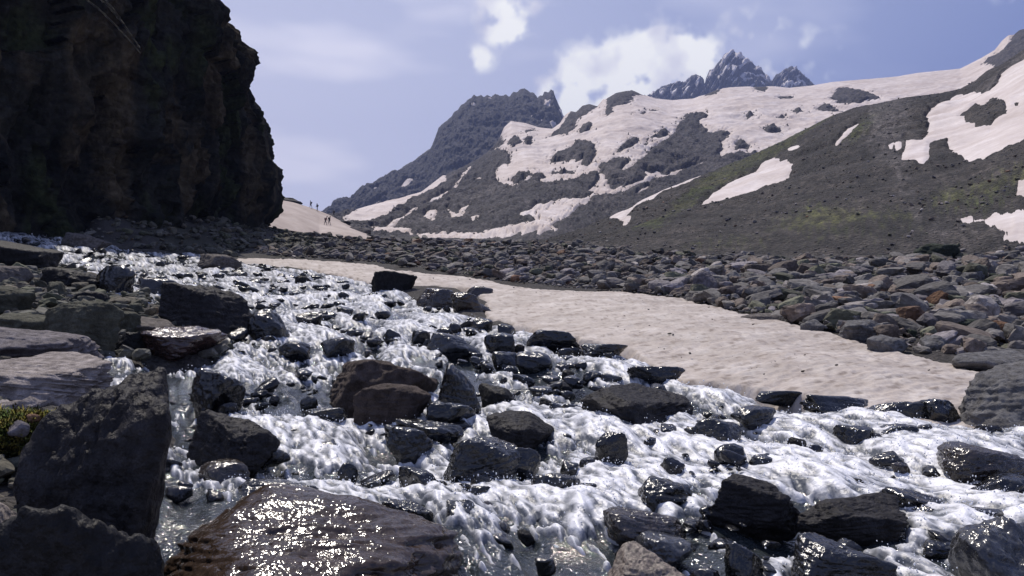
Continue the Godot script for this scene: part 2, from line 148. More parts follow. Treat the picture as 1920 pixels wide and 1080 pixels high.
	[20,2.54,-33.72,0.63,0.49,0.57,-0.16,628,"damp",[0.1,0.33,0.62],2,"stone","small dark damp scree stone just above the green scree stone","loose stones of the scree field",0],
	[15.72,2.1,-28.42,0.5,0.46,0.36,-0.15,629,"grey",[0.15,0.21,0.69],2,"stone","small grey scree stone just above the humped scree rock","loose stones of the scree field",0],
	[9.38,1.71,-24.46,0.3,0.2,0.23,-0.49,630,"lilac",[0.13,0.15,0.68],2,"stone","small lilac-grey scree stone a little right of the scree slab above block","loose stones of the scree field",0],
	[12.18,1.95,-28.07,0.67,0.46,0.6,-0.34,631,"olive",[-0.07,0.11,0.74],3,"stone","middling olive scree stone just left of the dark green boulder","loose stones of the scree field",0],
	[11.65,2.11,-29.7,0.42,0.29,0.29,-0.18,632,"lilac",[0.03,0.07,0.61],2,"stone","small lilac-grey scree stone just above the square scree block","loose stones of the scree field",0],
	[6.72,1.08,-16.22,0.32,0.3,0.25,-0.1,633,"dry",[-0.3,0.29,0.84],2,"stone","middling brown-grey scree stone just right of the tilted stone","loose stones of the scree field",0],
	[8.34,0.98,-15.23,0.48,0.41,0.3,0.1,634,"grey",[-0.48,0.25,0.84],3,"stone","large grey scree stone just above the dark block in scree","loose stones of the scree field",0],
	[8.41,1.18,-18.08,0.66,0.41,0.5,0.12,635,"grey",[-0.25,0.08,0.75],3,"stone","large grey scree stone just left of the orange-faced rock","loose stones of the scree field",0],
	[11.26,1.58,-22.5,0.38,0.36,0.25,0.61,636,"grey",[-0.01,0.01,0.77],2,"stone","small grey scree stone just above the orange-faced rock","loose stones of the scree field",0],
	[8.53,2.35,-35.7,0.92,0.58,0.61,-0.2,637,"damp",[0.03,0.29,0.71],3,"stone","middling dark damp scree stone just above the lilac upright rock","loose stones of the scree field",0],
	[17.08,2.34,-31.73,0.53,0.48,0.36,0.64,638,"dry",[-0.1,0.09,0.78],2,"stone","small brown-grey scree stone just above the humped scree rock","loose stones of the scree field",0],
	[7.06,0.98,-14.55,0.3,0.23,0.2,-0.34,639,"grey",[-0.33,0.15,0.65],2,"stone","middling grey scree stone just below the orange-faced rock","loose stones of the scree field",0],
	[9.75,1.74,-24.88,0.28,0.24,0.18,-0.18,640,"lilac",[-0.41,0.07,0.66],2,"stone","small lilac-grey scree stone just right of the square scree block","loose stones of the scree field",0],
	[11.37,1.38,-19.89,0.35,0.34,0.23,0.32,641,"dry",[-0.37,0,0.83],2,"stone","small brown-grey scree stone just below the green scree stone","loose stones of the scree field",0],
	[8.93,1.45,-21.24,0.27,0.27,0.17,0.54,642,"mossy",[0.05,0.24,0.77],2,"stone","small green-grey scree stone just above the tilted stone","loose stones of the scree field",0],
	[7.11,1.31,-21.37,0.75,0.54,0.57,-0.45,643,"dry",[-0.5,0.35,0.72],3,"stone","large brown-grey scree stone just below the grey scree lump","loose stones of the scree field",0],
	[12.77,2.41,-34.35,0.6,0.38,0.45,-0.64,644,"dry",[-0.09,0.03,0.78],2,"stone","small brown-grey scree stone just above the scree slab above block","loose stones of the scree field",0],
	[9.52,1.24,-18.04,0.32,0.31,0.27,-0.66,645,"lilac",[-0.46,0.21,0.77],2,"stone","small lilac-grey scree stone just left of the grey scree wedge","loose stones of the scree field",0],
	[14.38,1.92,-27.71,0.84,0.72,0.63,0.59,646,"grey",[-0.36,0.09,0.73],3,"stone","middling grey scree stone just left of the humped scree rock","loose stones of the scree field",0],
	[8.61,1.99,-30.57,0.64,0.57,0.53,-0.54,647,"grey",[-0.16,0.22,0.69],2,"stone","middling grey scree stone just left of the grey scree lump","loose stones of the scree field",0],
	[6.73,0.9,-13.63,0.24,0.21,0.2,0.03,648,"dry",[-0.33,0.22,0.84],2,"stone","small brown-grey scree stone just above the blue-grey scree rock","loose stones of the scree field",0],
	[10.7,2.28,-32.9,0.4,0.35,0.28,-0.33,649,"grey",[-0.27,0.33,0.61],2,"stone","small grey scree stone a little above the grey scree lump","loose stones of the scree field",0],
	[15.76,2,-25.53,0.29,0.21,0.2,-0.28,650,"grey",[-0.32,0.04,0.83],2,"stone","small grey scree stone just right of the green scree stone","loose stones of the scree field",0],
	[11.65,1.74,-24.41,0.34,0.31,0.25,0.4,651,"grey",[-0.36,0.14,0.73],2,"stone","small grey scree stone a little above the orange-faced rock","loose stones of the scree field",0],
	[14.15,2.18,-29.25,0.31,0.23,0.23,-0.62,652,"grey",[-0.2,0.05,0.72],2,"stone","small grey scree stone just below the dark green boulder","loose stones of the scree field",0],
	[10.37,1.51,-22.31,0.49,0.43,0.43,-0.3,653,"lilac",[-0.28,0.09,0.61],3,"stone","middling lilac-grey scree stone well left of the orange-faced rock","loose stones of the scree field",0],
	[6.51,1.57,-24.67,0.63,0.41,0.38,0.09,654,"grey",[-0.12,0.32,0.72],3,"stone","middling grey scree stone just above the rose stone","loose stones of the scree field",0],
	[13.33,1.61,-21.77,0.33,0.27,0.23,0.35,655,"grey",[0.01,0.16,0.62],2,"stone","small grey scree stone a little right of the green scree stone","loose stones of the scree field",0],
	[7.75,2.42,-35.95,0.58,0.4,0.41,-0.24,656,"grey",[-0.02,0.06,0.71],2,"stone","small grey scree stone just above the lilac upright rock","loose stones of the scree field",0],
	[9.59,1.53,-23.43,0.57,0.52,0.49,0.24,657,"grey",[-0.36,0.17,0.67],3,"stone","middling grey scree stone a little right of the scree slab above block","loose stones of the scree field",0],
	[10.57,2.1,-30.44,0.39,0.38,0.28,-0.64,658,"grey",[-0.23,0.1,0.65],2,"stone","small grey scree stone just above the scree slab above block","loose stones of the scree field",0],
	[9.85,1.23,-17.76,0.42,0.29,0.26,0.15,659,"grey",[-0.18,0.1,0.65],3,"stone","middling grey scree stone just below the grey scree wedge","loose stones of the scree field",0],
	[19.74,2.41,-32.16,0.62,0.56,0.55,0.66,660,"dry",[-0.45,0.12,0.66],2,"stone","middling brown-grey scree stone just right of the green scree stone","loose stones of the scree field",0],
	[8.4,1.42,-21.15,0.36,0.28,0.31,0.04,661,"dry",[-0.24,0.33,0.79],2,"stone","small brown-grey scree stone just right of the square scree block","loose stones of the scree field",0],
	[19.12,2.41,-33.44,0.89,0.73,0.68,0.59,662,"grey",[-0.1,0.09,0.73],3,"stone","middling grey scree stone just above the green scree stone","loose stones of the scree field",0],
	[9.74,1.11,-15.79,0.3,0.2,0.24,0.07,663,"grey",[0.1,0.14,0.62],2,"stone","middling grey scree stone just right of the lilac stone at edge","loose stones of the scree field",0],
	[4.97,1.1,-17.21,0.33,0.3,0.21,-0.46,664,"grey",[-0.16,0.29,0.75],2,"stone","middling grey scree stone just above the flat tan-grey slab","loose stones of the scree field",0],
	[5.8,1.16,-17.76,0.27,0.26,0.22,0.65,665,"dry",[-0.23,0.32,0.74],2,"stone","small brown-grey scree stone just right of the tilted scree slab","loose stones of the scree field",0],
	[5.24,1.1,-17,0.33,0.29,0.2,0.49,666,"olive",[-0.02,0.27,0.61],2,"stone","middling olive scree stone just above the flat tan-grey slab","loose stones of the scree field",0],
	[5.78,1.09,-16.43,0.35,0.25,0.23,0.25,667,"lilac",[-0.24,0.21,0.71],2,"stone","middling lilac-grey scree stone just below the square scree block","loose stones of the scree field",0],
	[6.73,0.78,-12.44,0.29,0.19,0.21,-0.08,668,"pale",[-0.13,0.11,0.64],3,"stone","middling pale scree stone just below the dark block in scree","loose stones of the scree field",0],
	[6.44,0.93,-14.05,0.29,0.23,0.23,-0.23,669,"grey",[-0.18,0.21,0.66],2,"stone","middling grey scree stone just above the flat-faced scree rock","loose stones of the scree field",0],
	[11.99,2.37,-34.99,0.73,0.57,0.64,0.36,670,"dry",[-0.48,0.21,0.72],2,"stone","middling brown-grey scree stone just right of the grey scree lump","loose stones of the scree field",0],
	[15.4,2.01,-27.18,0.5,0.47,0.38,0.03,671,"grey",[-0.44,0.13,0.77],2,"stone","small grey scree stone just above the green scree stone","loose stones of the scree field",0],
	[9.16,1.38,-20.55,0.4,0.36,0.32,0.33,672,"grey",[-0.27,0.23,0.62],2,"stone","middling grey scree stone well left of the orange-faced rock","loose stones of the scree field",0],
	[14.17,2.25,-32.81,0.86,0.68,0.54,-0.32,673,"grey",[-0.04,0.15,0.77],3,"stone","middling grey scree stone just left of the dark green boulder","loose stones of the scree field",0],
	[14.58,2.45,-35.46,0.94,0.6,0.81,-0.47,674,"dry",[-0.02,0.06,0.68],3,"stone","middling brown-grey scree stone just right of the scree slab above block","loose stones of the scree field",0],
	[7.75,1.22,-18.19,0.42,0.31,0.3,0,675,"grey",[0.05,0.23,0.74],3,"stone","middling grey scree stone just right of the tilted stone","loose stones of the scree field",0],
	[12.73,1.82,-24.74,0.29,0.28,0.18,-0.05,676,"grey",[-0.24,0.33,0.84],2,"stone","small grey scree stone just left of the humped scree rock","loose stones of the scree field",0],
	[7.85,1.07,-15.39,0.29,0.2,0.23,-0.58,677,"dry",[-0.34,0.31,0.85],2,"stone","small brown-grey scree stone just below the orange-faced rock","loose stones of the scree field",0],
	[13.24,1.97,-26.79,0.38,0.3,0.25,-0.16,678,"grey",[0.01,0.04,0.65],2,"stone","small grey scree stone a little below the dark green boulder","loose stones of the scree field",0],
	[10.6,2.47,-35.5,0.34,0.33,0.24,0.06,679,"damp",[-0.39,0.13,0.78],2,"stone","tiny dark damp scree stone just left of the grey scree lump","loose stones of the scree field",0],
	[10.45,2,-29.05,0.4,0.38,0.33,0.61,680,"grey",[-0.48,0.23,0.82],2,"stone","small grey scree stone a little above the scree slab above block","loose stones of the scree field",0],
	[13.04,2,-27.49,0.35,0.33,0.27,-0.42,681,"pale",[-0.49,0.19,0.78],2,"stone","small pale scree stone just below the dark green boulder","loose stones of the scree field",0],
	[7.78,0.75,-12.68,0.37,0.24,0.26,0.29,682,"dry",[-0.06,0.25,0.8],3,"stone","middling brown-grey scree stone just right of the rust-brown stone","loose stones of the scree field",0],
	[2.23,1.71,-26.53,0.4,0.29,0.32,-0.36,683,"grey",[-0.48,0.11,0.8],2,"stone","small grey scree stone just above the jagged black ledge","loose stones of the scree field",0],
	[-1.07,2.47,-37.45,0.4,0.33,0.29,-0.27,684,"dry",[-0.34,0.25,0.77],2,"stone","small brown-grey scree stone just above the thin brown slab","loose stones of the scree field",0],
	[7.1,1.6,-24.62,0.41,0.38,0.29,0.58,685,"lilac",[-0.11,0.35,0.82],2,"stone","small lilac-grey scree stone just above the tilted scree slab","loose stones of the scree field",0],
	[0.48,2.06,-31.89,0.47,0.45,0.41,0.22,686,"lilac",[-0.13,0.16,0.74],2,"stone","small lilac-grey scree stone well right of the thin brown slab","loose stones of the scree field",0],
	[16.85,2.11,-27.24,0.39,0.32,0.25,0.41,687,"lilac",[-0.11,0.02,0.69],2,"stone","small lilac-grey scree stone just right of the green scree stone","loose stones of the scree field",0],
	[-2.21,4.21,-64.4,0.51,0.47,0.39,-0.63,688,"grey",[-0.46,0.18,0.83],2,"stone","tiny grey scree stone just above the thin brown slab","loose stones of the scree field",0],
	[7.01,2.41,-35.24,0.37,0.26,0.22,-0.51,689,"dry",[-0.05,0.21,0.66],2,"stone","small brown-grey scree stone just above the lilac upright rock","loose stones of the scree field",0],
	[3.01,2.3,-34.42,0.37,0.31,0.3,0.7,690,"dry",[-0.35,0.3,0.69],2,"stone","small brown-grey scree stone just above the jagged black ledge","loose stones of the scree field",0],
	[4.57,1.63,-25.64,0.5,0.38,0.39,-0.53,691,"grey",[-0.31,0.15,0.81],2,"stone","middling grey scree stone just left of the lilac upright rock","loose stones of the scree field",0],
	[4.72,1.2,-19.41,0.46,0.36,0.33,-0.16,692,"grey",[-0.45,0.04,0.78],3,"stone","middling grey scree stone just left of the rose stone","loose stones of the scree field",0],
	[3.71,1.58,-24.89,0.48,0.33,0.31,0.07,693,"olive",[-0.08,0.1,0.63],2,"stone","middling olive scree stone well left of the lilac upright rock","loose stones of the scree field",0],
	[7.1,2.61,-39.67,0.61,0.56,0.39,0.07,694,"grey",[0.13,0.27,0.64],2,"stone","small grey scree stone well left of the lilac upright rock","loose stones of the scree field",0],
	[-3.56,2.42,-36.74,0.32,0.25,0.21,-0.05,695,"lilac",[-0.43,0.07,0.69],2,"stone","tiny lilac-grey scree stone just right of the dark rock on snow edge","loose stones of the scree field",0],
	[4.33,1.46,-22.97,0.32,0.3,0.2,-0.34,696,"grey",[0.01,0.07,0.73],2,"stone","small grey scree stone just left of the lilac upright rock","loose stones of the scree field",0],
	[0.35,1.86,-28.33,0.32,0.23,0.22,0.69,697,"damp",[-0.46,0.13,0.76],2,"stone","small dark damp scree stone just right of the thin brown slab","loose stones of the scree field",0],
	[4.22,3.41,-51.44,0.42,0.37,0.32,-0.43,698,"dry",[-0.33,0.18,0.63],2,"stone","tiny brown-grey scree stone well right of the thin brown slab","loose stones of the scree field",0],
	[0.96,2.81,-42.02,0.39,0.27,0.3,0.23,699,"grey",[-0.33,0.34,0.62],2,"stone","tiny grey scree stone well right of the thin brown slab","loose stones of the scree field",0],
	[8.36,2.19,-32.89,0.48,0.46,0.32,-0.41,700,"pale",[-0.42,0.2,0.78],2,"stone","small pale scree stone just right of the lilac upright rock","loose stones of the scree field",0],
	[4.74,2.55,-38.51,0.59,0.44,0.38,-0.49,701,"dry",[-0.43,0.28,0.63],2,"stone","small brown-grey scree stone well left of the lilac upright rock","loose stones of the scree field",0],
	[3.4,3.77,-56.51,0.32,0.27,0.21,-0.13,702,"lilac",[-0.35,0.07,0.66],2,"stone","tiny lilac-grey scree stone well right of the thin brown slab","loose stones of the scree field",0],
	[5.61,1.91,-29.16,0.45,0.39,0.28,-0.13,703,"lilac",[-0.15,0.1,0.69],2,"stone","small lilac-grey scree stone just left of the lilac upright rock","loose stones of the scree field",0],
	[1.55,2.89,-44.13,0.59,0.48,0.37,0.13,704,"dry",[0.08,0.04,0.62],2,"stone","small brown-grey scree stone well right of the thin brown slab","loose stones of the scree field",0],
	[2.71,2.7,-40.75,0.5,0.39,0.37,0.29,705,"dry",[0.07,0.19,0.74],2,"stone","small brown-grey scree stone a little right of the thin brown slab","loose stones of the scree field",0],
	[2.28,2.42,-36.13,0.35,0.31,0.25,-0.62,706,"lilac",[-0.06,0.09,0.61],2,"stone","tiny lilac-grey scree stone a little right of the thin brown slab","loose stones of the scree field",0],
	[-1.47,3.56,-53.88,0.44,0.3,0.33,-0.54,707,"olive",[-0.32,0.18,0.85],2,"stone","tiny olive scree stone just above the thin brown slab","loose stones of the scree field",0],
	[0.68,0.57,-9.44,0.23,0.16,0.19,-0.36,708,"wet",[0.14,0.27,0.82],3,"stone","middling black wet riffle stone just below the flat black rock","wet stones breaking the stream",1],
	[0.42,0.48,-7.98,0.17,0.15,0.13,0.69,709,"wet",[0.36,0.01,0.66],3,"stone","middling black wet riffle stone just right of the grey angular boulder","wet stones breaking the stream",1],
	[-0.07,0.6,-10.77,0.38,0.3,0.26,0.19,710,"wet",[0.16,0.19,0.68],3,"stone","large black wet riffle stone just right of the grey water-worn rock","wet stones breaking the stream",1],
	[0.32,0.51,-8.69,0.31,0.19,0.23,0.14,711,"wet",[-0.01,0.21,0.72],3,"stone","large black wet riffle stone just above the grey angular boulder","wet stones breaking the stream",1],
	[-0.19,0.57,-9.66,0.22,0.18,0.17,0.08,712,"damp",[0.04,0.27,0.75],3,"stone","middling dark damp riffle stone just right of the water-streaked rock","wet stones breaking the stream",1],
	[0.43,0.58,-9.55,0.2,0.14,0.13,0.17,713,"grey_wet",[0.2,0.24,0.73],2,"stone","middling dark grey wet riffle stone just below the jagged black ledge","wet stones breaking the stream",1],
	[-0.1,0.44,-8.34,0.47,0.32,0.3,0.07,714,"damp",[0.18,0.31,0.78],3,"stone","large dark damp riffle stone just right of the water-streaked rock","wet stones breaking the stream",1],
	[0.27,0.54,-10.36,0.46,0.39,0.39,-0.48,715,"wet",[-0.01,0.31,0.68],3,"stone","large black wet riffle stone just below the jagged black ledge","wet stones breaking the stream",1],
	[0.97,0.63,-10.38,0.24,0.17,0.21,-0.47,716,"damp",[0.19,0.07,0.76],3,"stone","middling dark damp riffle stone just below the flat black rock","wet stones breaking the stream",1],
	[-0.18,0.65,-12.17,0.45,0.41,0.34,0.56,717,"wet",[0,0.07,0.66],3,"stone","large black wet riffle stone a little right of the grey water-worn rock","wet stones breaking the stream",1],
	[1.3,0.61,-10.25,0.32,0.2,0.23,-0.26,718,"wet",[0.09,0.23,0.73],3,"stone","large black wet riffle stone just below the flat black rock","wet stones breaking the stream",1],
	[0.11,0.53,-9.27,0.28,0.24,0.18,-0.32,719,"wet",[0.32,0.04,0.6],3,"stone","middling black wet riffle stone just right of the water-streaked rock","wet stones breaking the stream",1],
	[-0.01,0.61,-10.12,0.18,0.17,0.11,-0.27,720,"wet",[0.02,0.29,0.7],2,"stone","small black wet riffle stone just right of the water-streaked rock","wet stones breaking the stream",1],
	[0.91,0.65,-10.87,0.2,0.19,0.17,-0.42,721,"wet",[0.05,0,0.68],2,"stone","small black wet riffle stone just left of the flat black rock","wet stones breaking the stream",1],
	[0.61,0.63,-10.28,0.18,0.15,0.12,0.61,722,"wet",[-0.1,0.32,0.7],2,"stone","small black wet riffle stone just below the jagged black ledge","wet stones breaking the stream",1],
	[0.56,0.52,-8.57,0.17,0.15,0.12,-0.52,723,"wet",[0.06,0.29,0.67],2,"stone","middling black wet riffle stone just above the grey angular boulder","wet stones breaking the stream",1],
	[-0.08,0.81,-14.04,0.32,0.3,0.27,-0.67,724,"wet",[0.15,0.17,0.65],3,"stone","middling black wet riffle stone just below the flat brown stone","wet stones breaking the stream",1],
	[-0.52,0.85,-14.74,0.38,0.34,0.28,-0.19,725,"wet",[0.35,0.15,0.77],3,"stone","middling black wet riffle stone a little below the flat brown stone","wet stones breaking the stream",1],
	[0.75,0.64,-10.42,0.16,0.14,0.1,-0.36,726,"wet",[0.16,0.18,0.64],2,"stone","small black wet riffle stone a little left of the flat black rock","wet stones breaking the stream",1],
	[0.91,0.58,-9.62,0.25,0.18,0.18,-0.45,727,"wet",[0.05,0.05,0.68],3,"stone","middling black wet riffle stone a little below the flat black rock","wet stones breaking the stream",1],
	[0.66,0.61,-9.91,0.17,0.14,0.14,-0.58,728,"damp",[0.24,0.14,0.84],2,"stone","small dark damp riffle stone just left of the flat black rock","wet stones breaking the stream",1],
	[0.1,0.74,-12.15,0.17,0.16,0.11,0.02,729,"damp",[0.33,0.11,0.76],2,"stone","small dark damp riffle stone just left of the jagged black ledge","wet stones breaking the stream",1],
	[0.68,0.66,-10.98,0.23,0.17,0.17,-0.17,730,"wet",[-0.05,0.22,0.61],2,"stone","middling black wet riffle stone just below the jagged black ledge","wet stones breaking the stream",1],
	[-0.72,0.88,-14.27,0.22,0.16,0.2,0.06,731,"wet",[0.08,0.18,0.68],2,"stone","small black wet riffle stone just above the grey water-worn rock","wet stones breaking the stream",1],
	[0.33,0.49,-8.2,0.15,0.15,0.12,0.58,732,"damp",[0.18,0.28,0.63],2,"stone","small dark damp riffle stone just above the grey angular boulder","wet stones breaking the stream",1],
	[-0.97,0.85,-14.21,0.26,0.27,0.19,0.3,733,"wet",[0.23,0.08,0.68],2,"stone","small black wet riffle stone a little above the grey water-worn rock","wet stones breaking the stream",1],
	[-0.29,0.64,-10.4,0.16,0.14,0.14,-0.36,734,"grey_wet",[0.18,0.16,0.79],2,"stone","small dark grey wet riffle stone just above the water-streaked rock","wet stones breaking the stream",1],
	[-0.42,0.66,-10.87,0.24,0.17,0.18,-0.07,735,"wet",[0.33,0.04,0.69],3,"stone","middling black wet riffle stone just right of the grey water-worn rock","wet stones breaking the stream",1],
	[1.11,0.65,-10.75,0.21,0.18,0.13,0.11,736,"grey_wet",[0.4,0.14,0.81],2,"stone","middling dark grey wet riffle stone just below the flat black rock","wet stones breaking the stream",1],
	[1.11,0.58,-9.53,0.24,0.17,0.19,0.64,737,"grey_wet",[0.28,0.01,0.79],3,"stone","middling dark grey wet riffle stone a little below the flat black rock","wet stones breaking the stream",1],
	[0.56,0.48,-7.92,0.22,0.15,0.16,-0.48,738,"wet",[0.14,0.19,0.81],3,"stone","middling black wet riffle stone a little right of the grey angular boulder","wet stones breaking the stream",1],
	[0.52,0.54,-9.06,0.25,0.17,0.21,0.3,739,"damp",[0.18,0.33,0.81],3,"stone","middling dark damp riffle stone a little below the flat black rock","wet stones breaking the stream",1],
	[0.72,0.68,-11.52,0.21,0.21,0.14,0.31,740,"wet",[0.03,0.26,0.72],2,"stone","small black wet riffle stone a little below the jagged black ledge","wet stones breaking the stream",1],
	[-2.51,1.05,-16.53,0.3,0.21,0.22,-0.27,741,"wet",[0.03,0.06,0.66],2,"stone","small black wet stream stone just above the small round black stone","wet stones breaking the stream",1],
	[0.49,0.32,-5.58,0.13,0.1,0.11,-0.45,742,"wet",[-0.1,0.28,0.69],3,"stone","middling black wet stream stone just right of the black wedge","wet stones breaking the stream",1],
	[1.99,0.22,-4.31,0.1,0.1,0.08,-0.46,743,"wet",[0.28,0.3,0.6],3,"stone","middling black wet stream stone just left of the small wet ledge","wet stones breaking the stream",1],
	[0.05,0.3,-5.38,0.14,0.09,0.12,-0.1,744,"brown",[0.39,0.22,0.7],3,"stone","middling brown wet stream stone just left of the black wedge","wet stones breaking the stream",1],
	[0.33,0.25,-4.91,0.17,0.14,0.11,0.51,745,"brown",[-0.09,0.01,0.83],3,"stone","large brown wet stream stone just below the black wedge","wet stones breaking the stream",1],
	[1.82,0.33,-6.16,0.23,0.17,0.19,-0.47,746,"wet",[-0.07,0.2,0.83],3,"stone","large black wet stream stone just right of the dark blocky rock","wet stones breaking the stream",1],
	[-7.41,1.68,-24.43,0.48,0.29,0.38,-0.09,747,"wet",[0.08,0.23,0.81],2,"stone","middling black wet stream stone just right of the rock at stream head","wet stones breaking the stream",1],
	[2.21,0.33,-5.89,0.13,0.13,0.09,-0.69,748,"grey_wet",[0.16,0.04,0.72],3,"stone","middling dark grey wet stream stone just below the washed dark rock","wet stones breaking the stream",1],
	[-2.32,0.54,-8.31,0.11,0.12,0.08,0.28,749,"wet",[0.16,0.12,0.77],2,"stone","small black wet stream stone just right of the glinting wet boulder","wet stones breaking the stream",1],
	[1.61,0.33,-6.31,0.24,0.22,0.19,-0.22,750,"wet",[0.23,0.03,0.75],3,"stone","large black wet stream stone just below the dark blocky rock","wet stones breaking the stream",1],
	[0.08,0.26,-4.76,0.1,0.09,0.07,0.58,751,"damp",[0.24,0.2,0.75],2,"stone","middling dark damp stream stone well right of the grey round boulder under foam","wet stones breaking the stream",1],
	[2.35,0.4,-6.6,0.12,0.09,0.09,-0.66,752,"wet",[0.12,0.11,0.85],2,"stone","small black wet stream stone just left of the washed dark rock","wet stones breaking the stream",1],
	[-5.48,1.44,-21.44,0.27,0.18,0.19,-0.67,753,"wet",[0.34,0.26,0.68],2,"stone","small black wet stream stone just above the black upstream knob","wet stones breaking the stream",1],
	[-4.53,1.42,-21.7,0.18,0.17,0.15,-0.37,754,"wet",[0.15,0.03,0.64],2,"stone","tiny black wet stream stone just above the black upstream knob","wet stones breaking the stream",1],
	[-0.07,0.31,-5.46,0.07,0.08,0.05,0.54,755,"wet",[0.15,0.13,0.71],2,"stone","small black wet stream stone just right of the small black hump","wet stones breaking the stream",1],
	[-2.8,1,-15.57,0.28,0.21,0.21,-0.07,756,"wet",[0.07,0.31,0.79],2,"stone","small black wet stream stone well left of the small round black stone","wet stones breaking the stream",1],
	[2.24,0.3,-5.63,0.19,0.14,0.14,0.49,757,"damp",[0.05,0.29,0.72],3,"stone","large dark damp stream stone just above the long striped slab","wet stones breaking the stream",1],
	[-1.44,0.38,-6.56,0.24,0.15,0.17,-0.68,758,"wet",[0.11,0.28,0.82],3,"stone","large black wet stream stone just above the small black knob","wet stones breaking the stream",1],
	[2.77,0.34,-6.07,0.14,0.12,0.09,0.43,759,"brown",[-0.01,0.13,0.63],3,"stone","middling brown wet stream stone just below the black tooth","wet stones breaking the stream",1],
	[2.28,0.41,-6.8,0.16,0.1,0.13,0.59,760,"damp",[0.32,0.02,0.72],3,"stone","middling dark damp stream stone just right of the water-draped round rock","wet stones breaking the stream",1],
	[-1.94,0.5,-8.16,0.18,0.17,0.11,-0.37,761,"wet",[0.33,0.03,0.84],3,"stone","middling black wet stream stone just above the oval black rock","wet stones breaking the stream",1],
	[1.15,0.33,-6.11,0.18,0.16,0.12,-0.45,762,"wet",[0.3,0.34,0.61],3,"stone","middling black wet stream stone just above the black angular rock","wet stones breaking the stream",1],
	[-1.96,0.74,-11.56,0.11,0.12,0.09,-0.55,763,"brown",[0.32,0.18,0.77],2,"stone","tiny brown wet stream stone just right of the dark washed rock","wet stones breaking the stream",1],
	[-2.21,0.62,-9.53,0.08,0.1,0.06,0.65,764,"wet",[0.37,0.13,0.8],2,"stone","tiny black wet stream stone just below the low dark rock","wet stones breaking the stream",1],
	[-0.06,0.25,-4.67,0.14,0.1,0.12,0.31,765,"wet",[0.22,0.23,0.68],3,"stone","middling black wet stream stone just right of the grey round boulder under foam","wet stones breaking the stream",1],
	[0.23,0.27,-5.07,0.2,0.12,0.16,-0.22,766,"wet",[-0.01,0.07,0.82],3,"stone","large black wet stream stone just below the black wedge","wet stones breaking the stream",1],
	[-0.93,0.33,-5.66,0.13,0.09,0.11,0.03,767,"wet",[-0.05,0,0.84],3,"stone","middling black wet stream stone just right of the small black knob","wet stones breaking the stream",1],
	[-3.82,1.21,-18.86,0.28,0.2,0.18,0.46,768,"wet",[0.18,0.2,0.73],2,"stone","small black wet stream stone just right of the black upstream knob","wet stones breaking the stream",1],
	[-0.89,0.34,-5.87,0.11,0.09,0.09,-0.51,769,"damp",[-0.04,0.24,0.65],2,"stone","small dark damp stream stone just right of the small black knob","wet stones breaking the stream",1],
	[1.09,0.4,-6.73,0.11,0.12,0.08,0.69,770,"wet",[0.36,0.3,0.81],2,"stone","small black wet stream stone just right of the round black boulder","wet stones breaking the stream",1],
	[-3.38,0.9,-13.13,0.11,0.12,0.07,-0.42,771,"wet",[0.1,0.14,0.7],2,"stone","tiny black wet stream stone just above the low dark rock","wet stones breaking the stream",1],
	[0.4,0.33,-6.03,0.15,0.14,0.12,0.04,772,"wet",[0.14,0.32,0.65],3,"stone","middling black wet stream stone just above the black wedge","wet stones breaking the stream",1],
	[-2.39,0.61,-9.77,0.21,0.16,0.18,0.37,773,"wet",[0.3,0.35,0.61],2,"stone","middling black wet stream stone just below the low dark rock","wet stones breaking the stream",1],
	[2.19,0.38,-6.4,0.11,0.09,0.07,-0.44,774,"wet",[0.21,0.11,0.68],2,"stone","small black wet stream stone a little left of the washed dark rock","wet stones breaking the stream",1],
	[-3.27,1.08,-16.88,0.26,0.23,0.21,0.05,775,"wet",[0.12,0.25,0.64],2,"stone","small black wet stream stone a little right of the black upstream knob","wet stones breaking the stream",1],
	[-6.17,1.59,-25.16,0.51,0.48,0.32,-0.28,776,"damp",[0.14,0.2,0.82],2,"stone","middling dark damp stream stone just above the black upstream knob","wet stones breaking the stream",1],
	[0.17,0.23,-4.34,0.11,0.1,0.09,0.14,777,"wet",[-0.04,0.16,0.66],3,"stone","middling black wet stream stone just left of the pale granite stone","wet stones breaking the stream",1],
	[0.56,0.35,-6.14,0.16,0.13,0.13,-0.57,778,"wet",[0.27,0.01,0.67],3,"stone","middling black wet stream stone just left of the round black boulder","wet stones breaking the stream",1],
	[-2.45,0.82,-13.24,0.33,0.25,0.22,-0.04,779,"wet",[0.03,0.24,0.79],3,"stone","middling black wet stream stone just above the dark washed rock","wet stones breaking the stream",1],
	[-0.06,0.27,-4.88,0.1,0.09,0.09,0.42,780,"wet",[0.1,0.33,0.67],2,"stone","middling black wet stream stone a little right of the grey round boulder under foam","wet stones breaking the stream",1],
	[-3.1,0.87,-12.9,0.15,0.13,0.11,-0.54,781,"wet",[0.05,0.31,0.78],2,"stone","small black wet stream stone just above the low dark rock","wet stones breaking the stream",1],
	[1.13,0.25,-4.61,0.14,0.09,0.11,-0.64,782,"wet",[0.06,0.09,0.63],3,"stone","middling black wet stream stone just above the black pointed rock","wet stones breaking the stream",1],
	[-0.16,0.28,-5.19,0.11,0.12,0.08,-0.64,783,"brown",[0.24,0.29,0.69],2,"stone","middling brown wet stream stone just below the small black hump","wet stones breaking the stream",1],
	[-6.09,1.55,-22.68,0.26,0.18,0.23,0.01,784,"wet",[-0.01,0.18,0.72],2,"stone","small black wet stream stone a little above the black upstream knob","wet stones breaking the stream",1],
	[-1.08,0.3,-5.33,0.13,0.13,0.12,-0.27,785,"wet",[0.39,0.27,0.83],3,"stone","middling black wet stream stone just below the small black knob","wet stones breaking the stream",1],
	[-9.05,1.97,-28.29,0.49,0.28,0.35,-0.58,786,"wet",[0.09,0.35,0.68],2,"stone","small black wet stream stone just right of the rock at stream head","wet stones breaking the stream",1],
